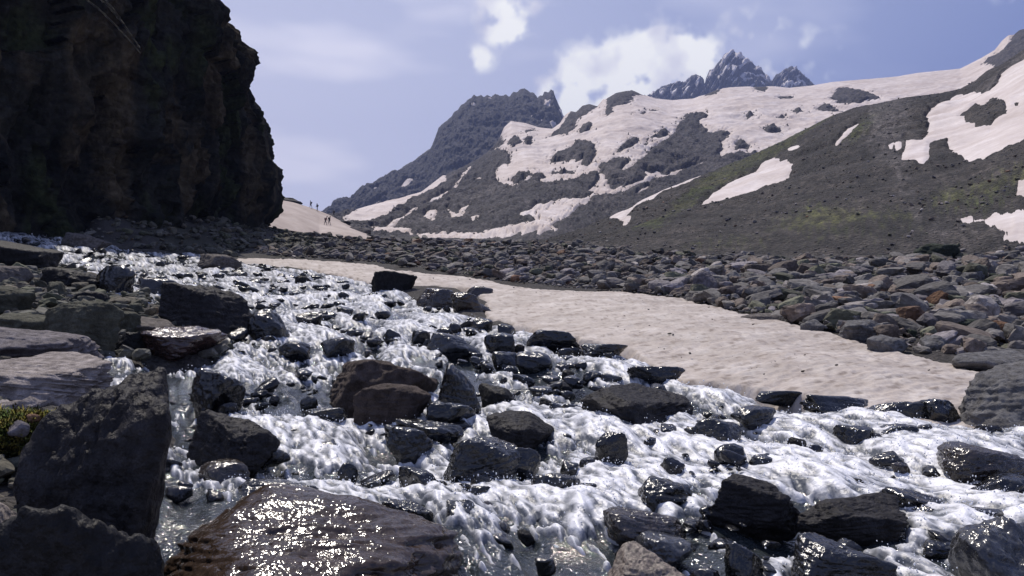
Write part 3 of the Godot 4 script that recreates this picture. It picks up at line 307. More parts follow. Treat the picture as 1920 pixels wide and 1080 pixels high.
	[0.44,0.42,-6.92,0.09,0.1,0.06,-0.55,787,"wet",[0.31,0.08,0.7],2,"stone","small black wet stream stone just right of the grey angular boulder","wet stones breaking the stream",1],
	[1.4,0.42,-6.79,0.07,0.09,0.05,0.01,788,"wet",[0.27,0.12,0.69],2,"stone","small black wet stream stone just left of the dark blocky rock","wet stones breaking the stream",1],
	[-8.63,1.38,-15.56,0.24,0.25,0.15,0.3,789,"grey",[0.25,0.32,0.84],2,"stone","small grey bank stone just left of the cube-shaped stone","stones on the left bank",0],
	[-6.54,1.14,-14.86,0.34,0.3,0.27,-0.35,790,"olive",[-0.05,0.12,0.8],3,"stone","middling olive bank stone just above the rounded olive stone","stones on the left bank",0]]
# mountain sides: share along, foot x y z, crest x y z
const RIDGE := [0,-225.282,58.02,-900,-287.86,84.46,-1150,0.066,-202.753,58.02,-900,-262.829,100.261,-1166.667,0.098,-191.489,58.02,-900,-250,108.318,-1175,0.108,-188.11,58.02,-900,-246.111,122.545,-1177.5,0.118,-184.731,58.02,-900,-242.203,125.017,-1180,0.148,-174.593,58.02,-900,-230.366,126.544,-1187.5,0.161,-170.088,58.02,-900,-225.051,125.404,-1190.833,0.164,-168.961,58.02,-900,-223.717,131.456,-1191.667,0.17,-166.708,58.02,-900,-221.043,130.144,-1193.333,0.197,-157.697,58.02,-900,-210.263,146.631,-1200,0.203,-155.444,58.02,-900,-207.547,145.328,-1201.667,0.21,-153.191,58.02,-900,-204.823,150.046,-1203.333,0.23,-146.433,58.02,-900,-196.6,149.906,-1208.333,0.249,-139.675,58.02,-900,-188.302,158.871,-1213.333,0.262,-135.169,58.02,-900,-182.728,160.826,-1216.667,0.284,-127.847,58.02,-900,-173.6,169.182,-1222.083,0.295,-123.905,58.02,-900,-168.648,171.881,-1225,0.307,-119.962,58.02,-900,-163.671,170.75,-1227.917,0.328,-112.641,58.02,-900,-154.36,179.985,-1233.333,0.352,-104.193,58.02,-900,-143.506,186.319,-1239.583,0.377,-95.745,58.02,-900,-132.535,196.605,-1245.833,0.393,-90.113,58.02,-900,-125.156,202.733,-1250,0.407,-85.607,58.02,-900,-119.31,208.138,-1254.324,0.413,-83.354,58.02,-900,-116.37,215.57,-1256.486,0.43,-77.722,58.02,-900,-108.974,238.601,-1261.892,0.443,-73.217,58.02,-900,-103.009,245.752,-1266.216,0.456,-68.711,58.02,-900,-97,251.356,-1270.541,0.469,-64.205,58.02,-900,-90.948,257.79,-1274.865,0.479,-60.826,58.02,-900,-86.38,266.44,-1278.108,0.489,-57.447,58.02,-900,-81.788,269.517,-1281.351,0.498,-54.068,58.02,-900,-77.172,277.43,-1284.595,0.508,-50.688,58.02,-900,-72.532,280.543,-1287.838,0.521,-46.183,58.02,-900,-66.306,287.949,-1292.162,0.531,-42.804,58.02,-900,-61.609,290.288,-1295.405,0.538,-40.551,58.02,-900,-58.464,296.454,-1297.568,0.548,-37.171,58.02,-900,-53.726,293.935,-1300.811,0.561,-32.666,58.02,-900,-47.37,297.356,-1305.135,0.57,-29.287,58.02,-900,-42.576,294.816,-1308.378,0.58,-25.907,58.02,-900,-37.756,298.826,-1311.622,0.592,-21.965,58.02,-900,-32.103,297.213,-1315.405,0.603,-18.023,58.02,-900,-26.417,302.191,-1319.189,0.615,-14.08,58.02,-900,-20.697,301.397,-1322.973,0.625,-10.701,58.02,-900,-15.769,300.472,-1326.216,0.638,-6.195,58.02,-900,-9.159,303.944,-1330.541,0.648,-2.816,58.02,-900,-4.173,300.508,-1333.784,0.659,1.126,58.02,-900,1.674,309.726,-1337.568,0.672,5.632,58.02,-900,8.397,309.882,-1341.892,0.68,8.448,58.02,-900,12.621,315.551,-1344.595,0.693,12.954,58.02,-900,19.415,318.249,-1348.919,0.702,15.77,58.02,-900,23.655,315.968,-1350,0.711,19.149,58.02,-900,28.723,311.744,-1350,0.723,23.091,58.02,-900,34.637,310.899,-1350,0.734,27.034,58.02,-900,40.551,303.296,-1350,0.743,29.85,58.02,-900,44.775,307.52,-1350,0.749,32.103,58.02,-900,48.154,305.83,-1350,0.756,34.355,58.02,-900,51.533,313.433,-1350,0.767,38.298,58.02,-900,57.447,311.744,-1350,0.775,41.114,58.02,-900,61.671,316.813,-1350,0.784,43.93,58.02,-900,65.895,314.278,-1350,0.789,45.62,58.02,-900,68.429,304.141,-1350,0.798,48.999,58.02,-900,73.498,293.158,-1350,0.808,52.378,58.02,-900,78.567,283.865,-1350,0.811,53.504,58.02,-900,80.257,275.417,-1350,0.828,59.136,58.02,-900,88.705,266.969,-1350,0.844,64.768,58.02,-900,97.153,261.9,-1350,0.885,78.849,58.02,-900,118.273,238.246,-1350,0.934,95.745,58.02,-900,143.617,204.453,-1350,1,118.273,58.02,-900,177.409,179.109,-1350]
const RIDGE_SNOW := [[1,0.297,0.527,0.318,0.63,0.336,0.673,0.355,0.629,0.342,0.548,0.318,0.52],[1,0.191,0.667,0.2,0.699,0.203,0.639],[1,0.227,0.773,0.242,0.77,0.245,0.713,0.233,0.723],[1,0.582,0.973,0.591,1.007,0.594,0.97],[1,0.531,0.929,0.54,0.905,0.542,0.89],[1,0.752,0.868,0.758,0.915,0.774,0.891,0.774,0.844],[1,0.774,0.663,0.774,0.729,0.786,0.746,0.792,0.764,0.78,0.656],[1,0.737,0.709,0.746,0.735,0.752,0.731,0.746,0.692],[1,0.713,0.747,0.731,0.813,0.731,0.776],[1,0.804,0.939,0.81,1.051,0.819,1.015],[1,0.154,0.313,0.245,0.449,0.27,0.461,0.233,0.374,0.172,0.194]]
const PEAK := [0,234.043,257.019,-1700,289.111,459.022,-2100,0.05,255.319,257.019,-1700,315.394,468.221,-2100,0.1,276.596,257.019,-1700,341.677,480.048,-2100,0.13,289.362,257.019,-1700,357.447,490.561,-2100,0.163,303.191,257.019,-1700,374.531,501.074,-2100,0.195,317.021,257.019,-1700,391.615,505.017,-2100,0.225,329.787,257.019,-1700,407.384,511.587,-2100,0.255,342.553,257.019,-1700,423.154,508.959,-2100,0.275,351.064,257.019,-1700,433.667,515.53,-2100,0.29,357.447,257.019,-1700,441.552,526.043,-2100,0.307,364.894,257.019,-1700,450.751,528.671,-2100,0.33,374.468,257.019,-1700,462.578,526.043,-2100,0.343,379.787,257.019,-1700,469.149,519.472,-2100,0.35,382.979,257.019,-1700,473.091,501.074,-2100,0.36,387.234,257.019,-1700,478.348,519.472,-2100,0.375,393.617,257.019,-1700,486.233,539.184,-2100,0.395,402.128,257.019,-1700,496.746,541.813,-2100,0.412,409.574,257.019,-1700,505.945,556.268,-2100,0.43,417.021,257.019,-1700,515.144,564.153,-2100,0.445,423.404,257.019,-1700,523.029,578.609,-2100,0.465,431.915,257.019,-1700,533.542,582.551,-2100,0.477,437.234,257.019,-1700,540.113,586.493,-2100,0.49,442.553,257.019,-1700,546.683,587.808,-2100,0.5,446.809,257.019,-1700,551.94,582.551,-2100,0.52,455.319,257.019,-1700,562.453,578.609,-2100,0.537,462.766,257.019,-1700,571.652,573.352,-2100,0.555,470.213,257.019,-1700,580.851,564.153,-2100,0.575,478.723,257.019,-1700,591.364,560.211,-2100,0.593,486.17,257.019,-1700,600.563,549.697,-2100,0.613,494.681,257.019,-1700,611.076,545.755,-2100,0.63,502.128,257.019,-1700,620.275,532.614,-2100,0.645,508.511,257.019,-1700,628.16,526.043,-2100,0.662,515.957,257.019,-1700,637.359,507.645,-2100,0.675,521.277,257.019,-1700,643.93,518.158,-2100,0.688,526.596,257.019,-1700,650.501,527.357,-2100,0.708,535.106,257.019,-1700,661.014,532.614,-2100,0.725,542.553,257.019,-1700,670.213,541.813,-2100,0.743,550,257.019,-1700,679.412,544.441,-2100,0.762,558.511,257.019,-1700,689.925,549.697,-2100,0.777,564.894,257.019,-1700,697.81,544.441,-2100,0.8,574.468,257.019,-1700,709.637,537.87,-2100,0.82,582.979,257.019,-1700,720.15,524.729,-2100,0.838,590.426,257.019,-1700,729.349,516.844,-2100,0.87,604.255,257.019,-1700,746.433,501.074,-2100,0.925,627.66,257.019,-1700,775.344,481.362,-2100,1,659.574,257.019,-1700,814.768,461.65,-2100]
const PEAK_SNOW := [[1,0.422,0.955,0.445,0.965,0.469,0.998,0.482,0.994,0.478,0.931,0.45,0.894,0.413,0.902],[1,0.496,0.972,0.533,1.007,0.575,0.994,0.552,0.95,0.524,0.925,0.51,0.879],[1,0.413,0.693,0.404,0.754,0.431,0.739,0.427,0.716],[1,0.469,0.803,0.496,0.842,0.506,0.811,0.487,0.699,0.478,0.702,0.473,0.757],[1,0.705,0.774,0.719,0.81,0.746,0.804,0.783,0.791,0.802,0.754],[1,0.769,0.821,0.783,0.879,0.793,0.853,0.779,0.81],[1,0.644,0.978,0.663,1.145,0.672,1.057,0.654,0.916],[1,0.126,0.876,0.144,0.953,0.163,0.9,0.154,0.808],[1,0.246,0.808,0.274,0.867,0.283,0.808,0.265,0.768],[1,0.431,0.839,0.455,0.825,0.45,0.765],[1,0.515,0.724,0.543,0.819,0.589,0.874,0.635,0.955,0.626,0.874,0.561,0.804,0.533,0.698],[1,0.181,0.811,0.219,0.864,0.237,0.848,0.209,0.758],[1,0.311,0.884,0.325,0.947,0.339,0.948,0.325,0.837]]
const SNOW_MOUNTAIN := [0,-57.071,15.217,-240,-99.875,32.188,-420,0.025,-51.773,15.332,-243.333,-96.454,38.296,-453.333,0.045,-47.69,15.417,-245.833,-92.793,43.008,-478.333,0.076,-40.676,15.557,-250,-84.606,51.813,-520,0.108,-32.854,15.463,-250,-77.433,63.278,-589.231,0.134,-26.596,15.389,-250,-68.576,73.503,-644.615,0.159,-20.338,15.314,-250,-56.946,93.69,-700,0.185,-14.08,15.24,-250,-40.749,104.026,-723.529,0.204,-9.387,15.184,-250,-27.829,114.407,-741.176,0.22,-5.476,15.138,-250,-16.556,126.577,-755.882,0.226,-3.911,15.119,-250,-11.917,134.222,-761.765,0.232,-2.347,15.1,-250,-7.206,145.814,-767.647,0.241,-0.313,15.076,-250,-0.97,153.072,-775.294,0.248,1.564,15.054,-250,4.896,153.471,-782.353,0.258,3.911,15.026,-250,12.378,154.192,-791.176,0.268,6.258,14.998,-250,20.025,153.49,-800,0.274,7.885,15.116,-252,25.052,152.013,-800.667,0.29,12.062,15.412,-257,37.656,150.82,-802.333,0.299,14.643,15.591,-260,45.244,156.535,-803.333,0.306,16.395,15.71,-262,50.313,164.714,-804,0.312,18.173,15.829,-264,55.39,168.877,-804.667,0.318,19.975,15.949,-266,60.476,168.008,-805.333,0.326,22.171,16.092,-268.4,66.589,174.227,-806.133,0.334,24.59,16.248,-271,73.226,175.927,-807,0.344,27.434,16.429,-274,80.901,174.121,-808,0.35,29.362,16.549,-276,86.028,179.829,-808.667,0.357,31.314,16.67,-278,91.164,182.509,-809.333,0.366,34.29,16.851,-281,98.883,187.296,-810.333,0.376,37.322,17.033,-284,106.621,189.048,-811.333,0.385,40.41,17.215,-287,114.377,190.296,-812.333,0.392,42.5,17.337,-289,119.559,188.415,-813,0.398,44.615,17.459,-291,124.749,186.022,-813.667,0.414,50.013,17.764,-296,137.76,182.318,-815.333,0.433,56.696,18.132,-302,153.442,181.227,-817.333,0.459,65.957,18.626,-310,174.468,183.352,-820,0.471,70.738,18.874,-314,184.19,186.914,-817.6,0.487,76.855,19.185,-319,196.258,191.332,-814.6,0.503,83.129,19.497,-324,208.233,192.157,-811.6,0.522,90.864,19.873,-330,222.478,192.07,-808,0.529,92.929,19.878,-330,227.196,192.04,-806.8,0.548,99.124,19.895,-330,241.262,191.693,-803.2,0.573,107.384,19.917,-330,259.805,188.56,-798.4,0.599,115.645,19.939,-330,278.108,189.423,-793.6,0.624,123.905,19.961,-330,296.17,191.743,-788.8,0.662,136.295,19.994,-330,322.814,192.453,-781.6,0.701,148.686,20.027,-330,348.916,193.119,-774.4,0.726,156.946,20.049,-330,366.018,195.304,-769.6,0.752,165.207,20.071,-330,382.879,196.011,-764.8,0.777,173.467,20.093,-330,399.499,196.694,-760,0.803,181.727,20.115,-330,414.747,204.36,-753.143,0.818,186.89,20.129,-330,424.102,210.237,-748.857,0.827,189.574,20.136,-330,428.914,217.559,-746.629,0.834,192.053,20.143,-330,433.324,221.623,-744.571,0.841,194.118,20.148,-330,436.975,222.047,-742.857,0.848,196.596,20.155,-330,441.328,226.072,-740.8,0.866,202.378,20.17,-330,451.364,227.382,-736,0.904,214.768,20.203,-330,472.305,237.852,-725.714,1,245.745,20.286,-330,521.277,264.529,-700]
const SNOW_MOUNTAIN_PATCHES := [[0,-0.013,1.818,0.064,0.769,0.115,0.566,0.14,0.63,0.166,0.668,0.159,1.123,0.185,1.088,0.204,1.039,0.226,1.12,0.232,0.74,0.22,0.795,0.239,0.502,0.242,0.41,0.226,0.463,0.223,0.39,0.22,0.318,0.242,0.211,0.274,0.284,0.306,0.217,0.344,0.243,0.35,0.204,0.331,0.161,0.363,0.14,0.433,0.23,0.478,0.319,0.535,0.343,0.535,-0.038,-0.013,-0.441],[0,0.355,0.996,0.384,1.016,0.399,1.014,0.386,0.879,0.381,0.807,0.36,0.789,0.365,0.72,0.353,0.691,0.355,0.82],[0,0.285,0.681,0.306,0.891,0.313,1.019,0.327,1.003,0.341,1.096,0.346,0.961,0.332,0.816,0.32,0.813,0.318,0.7,0.308,0.61,0.296,0.699],[0,0.32,0.633,0.329,0.649,0.339,0.651,0.336,0.585,0.325,0.56],[0,0.285,0.365,0.296,0.461,0.313,0.458,0.32,0.497,0.336,0.44,0.342,0.4,0.343,0.343,0.332,0.279,0.325,0.291,0.325,0.329,0.306,0.355,0.294,0.365],[0,0.365,0.337,0.374,0.389,0.386,0.436,0.393,0.436,0.393,0.399,0.381,0.354,0.369,0.328],[0,0.399,0.397,0.41,0.485,0.424,0.547,0.431,0.553,0.428,0.496,0.412,0.464,0.402,0.403],[0,0.435,0.508,0.439,0.605,0.45,0.716,0.461,0.714,0.471,0.707,0.476,0.659,0.464,0.627,0.466,0.57,0.478,0.519,0.499,0.499,0.502,0.468,0.492,0.412,0.494,0.373,0.487,0.325,0.485,0.293,0.454,0.268,0.421,0.233,0.402,0.212,0.388,0.176,0.36,0.163,0.346,0.242,0.346,0.275,0.365,0.291,0.377,0.296,0.384,0.274,0.377,0.23,0.393,0.283,0.407,0.361,0.421,0.433],[0,0.542,0.504,0.551,0.521,0.566,0.506,0.563,0.485,0.546,0.481],[0,0.506,0.372,0.513,0.418,0.527,0.399,0.523,0.361,0.509,0.342],[0,0.621,0.797,0.63,0.899,0.642,0.899,0.657,0.844,0.673,0.788,0.682,0.727,0.661,0.718,0.657,0.688,0.642,0.697,0.63,0.725],[0,0.604,0.679,0.615,0.719,0.624,0.668,0.636,0.637,0.624,0.626,0.613,0.643],[0,0.541,0.508,0.553,0.531,0.567,0.503,0.55,0.479],[0,0.575,0.675,0.584,0.69,0.592,0.658,0.581,0.645],[0,0.559,0.842,0.564,0.864,0.578,0.852,0.575,0.822],[0,0.559,0.627,0.569,0.633,0.567,0.608],[0,0.519,0.636,0.526,0.666,0.533,0.621,0.523,0.611],[0,0.53,1.001,0.541,1.025,0.549,0.983,0.544,0.918,0.533,0.941],[0,0.47,1.013,0.48,1.064,0.492,1,0.486,0.929,0.472,0.959],[0,0.805,0.927,0.811,0.967,0.829,0.897,0.835,0.938,0.845,1.039,0.857,1.048,0.967,0.824,0.967,0.509,0.838,0.726,0.826,0.74],[0,0.238,0.729,0.245,0.777,0.252,0.686,0.245,0.589,0.236,0.658],[0,0.259,0.667,0.267,0.728,0.267,0.6,0.259,0.58],[0,0.257,0.82,0.267,0.914,0.271,0.896,0.262,0.801],[0,0.29,0.285,0.304,0.295,0.323,0.257,0.314,0.22],[0,0.242,0.676,0.251,0.691,0.253,0.603,0.242,0.577],[0,0.256,0.666,0.266,0.713,0.267,0.606,0.259,0.583],[0,0.256,0.806,0.27,0.933,0.269,0.86,0.259,0.793],[0,0.242,0.274,0.263,0.31,0.267,0.278,0.242,0.225],[0,0.388,0.663,0.402,0.722,0.398,0.69],[0,0.405,0.746,0.415,0.78,0.412,0.743],[1,0.04,0.537,0.047,0.768,0.083,0.845,0.116,1.162,0.137,0.922,0.123,0.595,0.101,0.429,0.078,0.275,0.059,0.235,0.045,0.347],[1,0.087,0.14,0.116,0.33,0.144,0.413,0.172,0.469,0.182,0.657,0.191,0.849,0.196,0.762,0.182,0.57,0.177,0.432,0.153,0.355,0.125,0.284,0.101,0.153],[1,0.134,0.2,0.144,0.252,0.156,0.226,0.149,0.148],[1,0.165,0.223,0.172,0.127,0.179,0.114,0.19,0.201,0.182,0.198,0.176,0.163],[1,0.252,0.086,0.271,0.121,0.304,0.136,0.335,0.132,0.335,0.122,0.314,0.085,0.29,0.055,0.295,0.031,0.243,0.023,0.203,0.008,0.13,0.003,0.13,0.047,0.203,0.034,0.231,0.045,0.271,0.067,0.267,0.087],[1,0.104,1.447,0.116,2.513,0.125,2.121,0.121,1.613,0.111,1.239],[1,0.073,0.18,0.12,0.098,0.123,0.049,0.078,0.091],[1,0.198,0.482,0.212,0.408,0.215,0.36,0.201,0.426],[1,0.399,0.238,0.419,0.232,0.414,0.216,0.405,0.206],[1,0.393,0.147,0.405,0.174,0.402,0.159],[1,0.375,0.231,0.393,0.283,0.384,0.279,0.374,0.25],[1,0.277,0.241,0.292,0.285,0.32,0.267,0.336,0.285,0.346,0.299,0.341,0.255,0.322,0.228,0.301,0.225,0.285,0.22],[1,0.193,0.122,0.203,0.113,0.202,0.091,0.195,0.096],[1,0.336,0.149,0.349,0.147,0.346,0.138,0.336,0.133],[1,0.46,0.301,0.474,0.301,0.469,0.289]]
const HILL := [0,0,4.234,-75,0,8.358,-140,0.028,1.801,4.067,-71.941,3.768,9.236,-150.526,0.062,3.836,3.866,-68.118,9.219,10.919,-163.684,0.104,5.963,3.636,-63.529,16.847,14.279,-179.474,0.118,6.596,3.562,-62,19.653,15.977,-184.737,0.132,7.274,3.515,-61.176,22.591,17.751,-190,0.167,8.879,3.4,-59.118,30.367,22.198,-202.195,0.208,10.635,3.266,-56.647,40.706,27.209,-216.829,0.236,11.702,3.18,-55,48.21,30.545,-226.585,0.257,12.457,3.122,-53.8,54.158,33.17,-233.902,0.306,14.043,2.993,-51,69.105,39.865,-250.976,0.347,15.207,2.886,-48.6,83.107,46.91,-265.61,0.375,15.882,2.818,-47,93.052,52.017,-275.366,0.389,16.33,2.808,-46.6,98.208,54.662,-280.244,0.417,17.196,2.789,-45.8,108.886,60.317,-290,0.444,18.023,2.77,-45,115.7,62.623,-288.889,0.472,18.809,2.751,-44.2,122.459,63.83,-287.778,0.514,19.912,2.723,-43,132.492,65.797,-286.111,0.556,20.981,2.732,-41.909,142.4,66.492,-284.444,0.583,21.648,2.738,-41.182,148.936,67.657,-283.333,0.604,22.124,2.741,-40.636,153.802,70.646,-282.5,0.618,22.43,2.744,-40.273,157.028,73.509,-281.944,0.639,22.872,2.746,-39.727,161.841,75.584,-281.111,0.667,23.429,2.749,-39,168.21,80.198,-280,0.708,24.654,2.767,-38.625,175.532,84.303,-275,0.792,27.02,2.799,-37.875,189.049,91.249,-265,1,32.441,2.871,-36,216.27,96.318,-240]
const HILL_PATCHES := [[1,0.246,0.321,0.272,0.392,0.316,0.464,0.323,0.508,0.339,0.548,0.351,0.439,0.364,0.363,0.361,0.291,0.353,0.283,0.333,0.282,0.299,0.279,0.266,0.285],[1,0.356,0.592,0.366,0.595,0.378,0.489,0.366,0.488],[1,0.415,0.359,0.423,0.415,0.45,0.565,0.448,0.484,0.43,0.399,0.42,0.349],[1,0.506,0.198,0.511,0.254,0.511,0.298,0.53,0.273,0.542,0.316,0.542,0.397,0.537,0.468,0.553,0.615,0.577,0.729,0.6,0.638,0.62,0.508,0.632,0.571,0.637,0.693,0.667,0.724,0.757,0.578,0.891,0.411,0.891,0.121,0.724,0.156,0.667,0.155,0.644,0.153,0.62,0.147,0.593,0.156,0.577,0.183,0.567,0.218,0.543,0.241,0.54,0.178,0.533,0.162,0.523,0.182],[0,0.582,0.412,0.6,0.446,0.617,0.4,0.622,0.459,0.635,0.375,0.644,0.289,0.642,0.274,0.627,0.271,0.622,0.241,0.6,0.28,0.592,0.314],[0,0.65,0.31,0.655,0.316,0.66,0.284],[0,0.543,0.247,0.563,0.257,0.573,0.204,0.56,0.186,0.545,0.206],[1,0.575,0.046,0.623,0.043,0.657,0.044,0.67,0.045,0.757,0.041,0.757,0.007,0.667,0.015,0.639,0.019,0.647,0.025,0.63,0.031],[1,0.657,0.064,0.66,0.077,0.67,0.079,0.757,0.072,0.757,0.048,0.67,0.058],[1,0.113,1.441,0.131,1.181,0.152,0.834,0.175,1.1,0.198,1.566,0.216,1.472,0.226,1.108,0.262,1.112,0.247,0.951,0.226,0.799,0.19,0.804,0.167,0.617,0.147,0.544,0.156,0.423,0.147,0.36,0.131,0.527],[1,0.496,0.265,0.501,0.275,0.506,0.25,0.501,0.241],[1,0.488,0.264,0.493,0.267,0.495,0.249],[1,0.46,0.229,0.465,0.23,0.466,0.217],[2,0.323,0.071,0.339,0.093,0.389,0.118,0.456,0.079,0.506,0.072,0.543,0.043,0.456,0.032,0.373,0.034],[2,0.523,0.073,0.557,0.109,0.623,0.108,0.724,0.125,0.724,0.081,0.65,0.059,0.59,0.049,0.54,0.058],[2,0.122,0.283,0.189,0.299,0.222,0.478,0.242,0.703,0.306,1.179,0.363,1.281,0.409,1.421,0.45,1.118,0.409,0.809,0.356,0.568,0.289,0.434,0.222,0.27,0.189,0.129],[2,0.423,0.388,0.456,0.601,0.486,0.848,0.5,0.786,0.476,0.451,0.44,0.28],[2,0.222,0.064,0.323,0.057,0.333,0.036,0.289,0.031,0.222,0.043],[3,0.456,1.131,0.5,1.043,0.523,0.713,0.516,0.251,0.516,0.122,0.543,0.054,0.64,0.032,0.64,0.014,0.523,0.025,0.5,0.09,0.483,0.161,0.453,0.3],[3,0.6,0.638,0.637,0.773,0.654,0.818,0.67,0.938,0.67,0.7,0.634,0.53,0.617,0.518]]
const SLOPE := [0,-39.049,9.81,-120,-61.827,21.675,-190,0.167,-37.638,10.634,-132.188,-55.127,21.812,-193.611,0.179,-37.488,10.697,-133.125,-54.599,21.744,-193.889,0.231,-36.831,10.677,-136.875,-52.472,21.468,-195,0.308,-35.67,10.617,-142.5,-49.228,20.776,-196.667,0.385,-34.297,10.274,-148.125,-45.922,19.696,-198.333,0.41,-33.792,10.148,-150,-44.806,19.249,-198.889,0.462,-31.489,9.702,-148,-42.553,18.346,-200,0.538,-28.129,9.05,-145,-37.551,15.873,-193.571,0.615,-24.881,8.578,-142,-32.791,13.528,-187.143,0.667,-22.778,8.271,-140,-29.751,12.342,-182.857,0.692,-21.541,8.119,-137.692,-28.272,11.765,-180.714,0.821,-15.789,7.384,-126.154,-21.277,10.104,-170,1,-8.949,6.519,-110,-9.762,7.257,-120]
# outer edge of the cliff at its far end: x, y
const NOSE := [-21.46,4.42,-21.38,5.42,-21.03,6.74,-20.15,7.75,-19.36,8.49,-19.14,9.5,-19.49,10.68,-19.23,12.21,-19.8,12.65,-20.15,14.4,-20.59,16.37,-21.46,17.91,-22.47,19.22,-23,19.66,-23.74,20.76,-24.4,21.41,-24.53,22.73,-24.05,23.82,-24.27,24.92,-24.62,25.79,-25.41,27.11,-27.6,28.64,-30.66,29.52]
const HIKERS := [0.37,0.95,0.4,0.92,0.44,0.42,0.46,0.48,0.48,0.97]

var relief := PackedFloat32Array()
const RA := 161
const RB := 161
const A0 := -1.2
const A1 := 1.2
var B0 := log(8.2)
var B1 := log(300.0)
var mats := {}
var tex := {}
var taken := {}
var rng := RandomNumberGenerator.new()

# ------------------------------------------------------------ helpers
func nz(s: int, f: float, o := 3, kind := FastNoiseLite.TYPE_SIMPLEX_SMOOTH, fr := FastNoiseLite.FRACTAL_FBM) -> FastNoiseLite:
	var k := FastNoiseLite.new()
	k.seed = s
	k.frequency = f
	k.noise_type = kind
	k.fractal_type = fr if o > 1 else FastNoiseLite.FRACTAL_NONE
	k.fractal_octaves = o
	return k

func lin(r: float, g: float, b: float) -> Color:
	return Color(r, g, b).linear_to_srgb()

func tag(o: Node, label: String, category: String, group := "", kind := "") -> void:
	o.set_meta("label", label)
	o.set_meta("category", category)
	if group != "":
		o.set_meta("group", group)
	if kind != "":
		o.set_meta("kind", kind)

func numbered(called: String) -> String:
	if not taken.has(called):
		taken[called] = 0
		return called
	taken[called] += 1
	return "%s_%03d" % [called, taken[called]]

func put(called: String, mesh: Mesh, mat: Material, parent: Node = null) -> MeshInstance3D:
	var o := MeshInstance3D.new()
	o.mesh = mesh
	o.material_override = mat
	if parent == null:
		o.name = numbered(called)
		add_child(o)
	else:
		o.name = called
		parent.add_child(o, true)
	return o

func array_mesh(v: PackedVector3Array, n: PackedVector3Array, c: PackedColorArray, ix: PackedInt32Array) -> ArrayMesh:
	var a := []
	a.resize(Mesh.ARRAY_MAX)
	a[Mesh.ARRAY_VERTEX] = v
	a[Mesh.ARRAY_NORMAL] = n
	if c.size() > 0:
		a[Mesh.ARRAY_COLOR] = c
	a[Mesh.ARRAY_INDEX] = ix
	var m := ArrayMesh.new()
	m.add_surface_from_arrays(Mesh.PRIMITIVE_TRIANGLES, a)
	return m

# a sheet of nx by ny points; keep may leave points out; normals lean towards face
func sheet_mesh(nx: int, ny: int, v: PackedVector3Array, c: PackedColorArray, keep: PackedByteArray, face: Vector3) -> ArrayMesh:
	var n := PackedVector3Array()
	n.resize(nx * ny)
	for j in ny:
		for i in nx:
			var k := j * nx + i
			if keep.size() > 0 and keep[k] == 0:
				continue
			var du := v[j * nx + mini(i + 1, nx - 1)] - v[j * nx + maxi(i - 1, 0)]
			var dv := v[mini(j + 1, ny - 1) * nx + i] - v[maxi(j - 1, 0) * nx + i]
			var q := du.cross(dv).normalized()
			n[k] = q if q.dot(face) >= 0.0 else -q
	# which way round is front
	var mid := (ny / 2) * nx + nx / 2
	var t := (v[mid + 1] - v[mid]).cross(v[mid + nx] - v[mid])
	var turn := t.dot(face) > 0.0
	var ix := PackedInt32Array()
	var use := PackedInt32Array()
	use.resize(nx * ny)
	use.fill(-1)
	var vv := PackedVector3Array()
	var nn := PackedVector3Array()
	var cc := PackedColorArray()
	for j in ny - 1:
		for i in nx - 1:
			var k := j * nx + i
			if keep.size() > 0 and (keep[k] == 0 or keep[k + 1] == 0 or keep[k + nx] == 0 or keep[k + nx + 1] == 0):
				continue
			for q in [k, k + 1, k + nx, k + nx + 1]:
				if use[q] < 0:
					use[q] = vv.size()
					vv.append(v[q])
					nn.append(n[q])
					if c.size() > 0:
						cc.append(c[q])
			var a := use[k]
			var b := use[k + 1]
			var d := use[k + nx]
			var e := use[k + nx + 1]
			if turn:
				ix.append(a); ix.append(d); ix.append(b)
				ix.append(b); ix.append(d); ix.append(e)
			else:
				ix.append(a); ix.append(b); ix.append(d)
				ix.append(b); ix.append(e); ix.append(d)
	return array_mesh(vv, nn, cc, ix)

# ------------------------------------------------------------ ground relief
func make_relief() -> void:
	relief.resize(RA * RB)
	var n := RELIEF.size() / 3
	var ka := PackedFloat32Array()
	for v in RELIEF:
		ka.append(v)
	for j in RB:
		var b := lerpf(B0, B1, float(j) / (RB - 1))
		for i in RA:
			var a := lerpf(A0, A1, float(i) / (RA - 1))
			var s: float = RELIEF_PLANE[0] + RELIEF_PLANE[1] * a + RELIEF_PLANE[2] * b
			for k in n:
				var p := ka[3 * k] - a
				var q := ka[3 * k + 1] - b
				var r := p * p + q * q
				s += 0.5 * r * log(r + 1e-12) * ka[3 * k + 2]
			relief[j * RA + i] = s

func look(g: PackedFloat32Array, x: float, d: float) -> float:
	d = maxf(d, 2.2)
	var fa := clampf((x / (d + 6.0) - A0) / (A1 - A0), 0.0, 1.0) * (RA - 1)
	var fb := clampf((log(d + 6.0) - B0) / (B1 - B0), 0.0, 1.0) * (RB - 1)
	var i := mini(int(fa), RA - 2)
	var j := mini(int(fb), RB - 2)
	fa -= i
	fb -= j
	var k := j * RA + i
	return lerpf(lerpf(g[k], g[k + 1], fa), lerpf(g[k + RA], g[k + RA + 1], fa), fb)

func height(x: float, d: float) -> float:
	return EYE + (maxf(d, 2.2) + 6.0) * look(relief, x, d) - smoothstep(85.0, 150.0, d) * 3.0

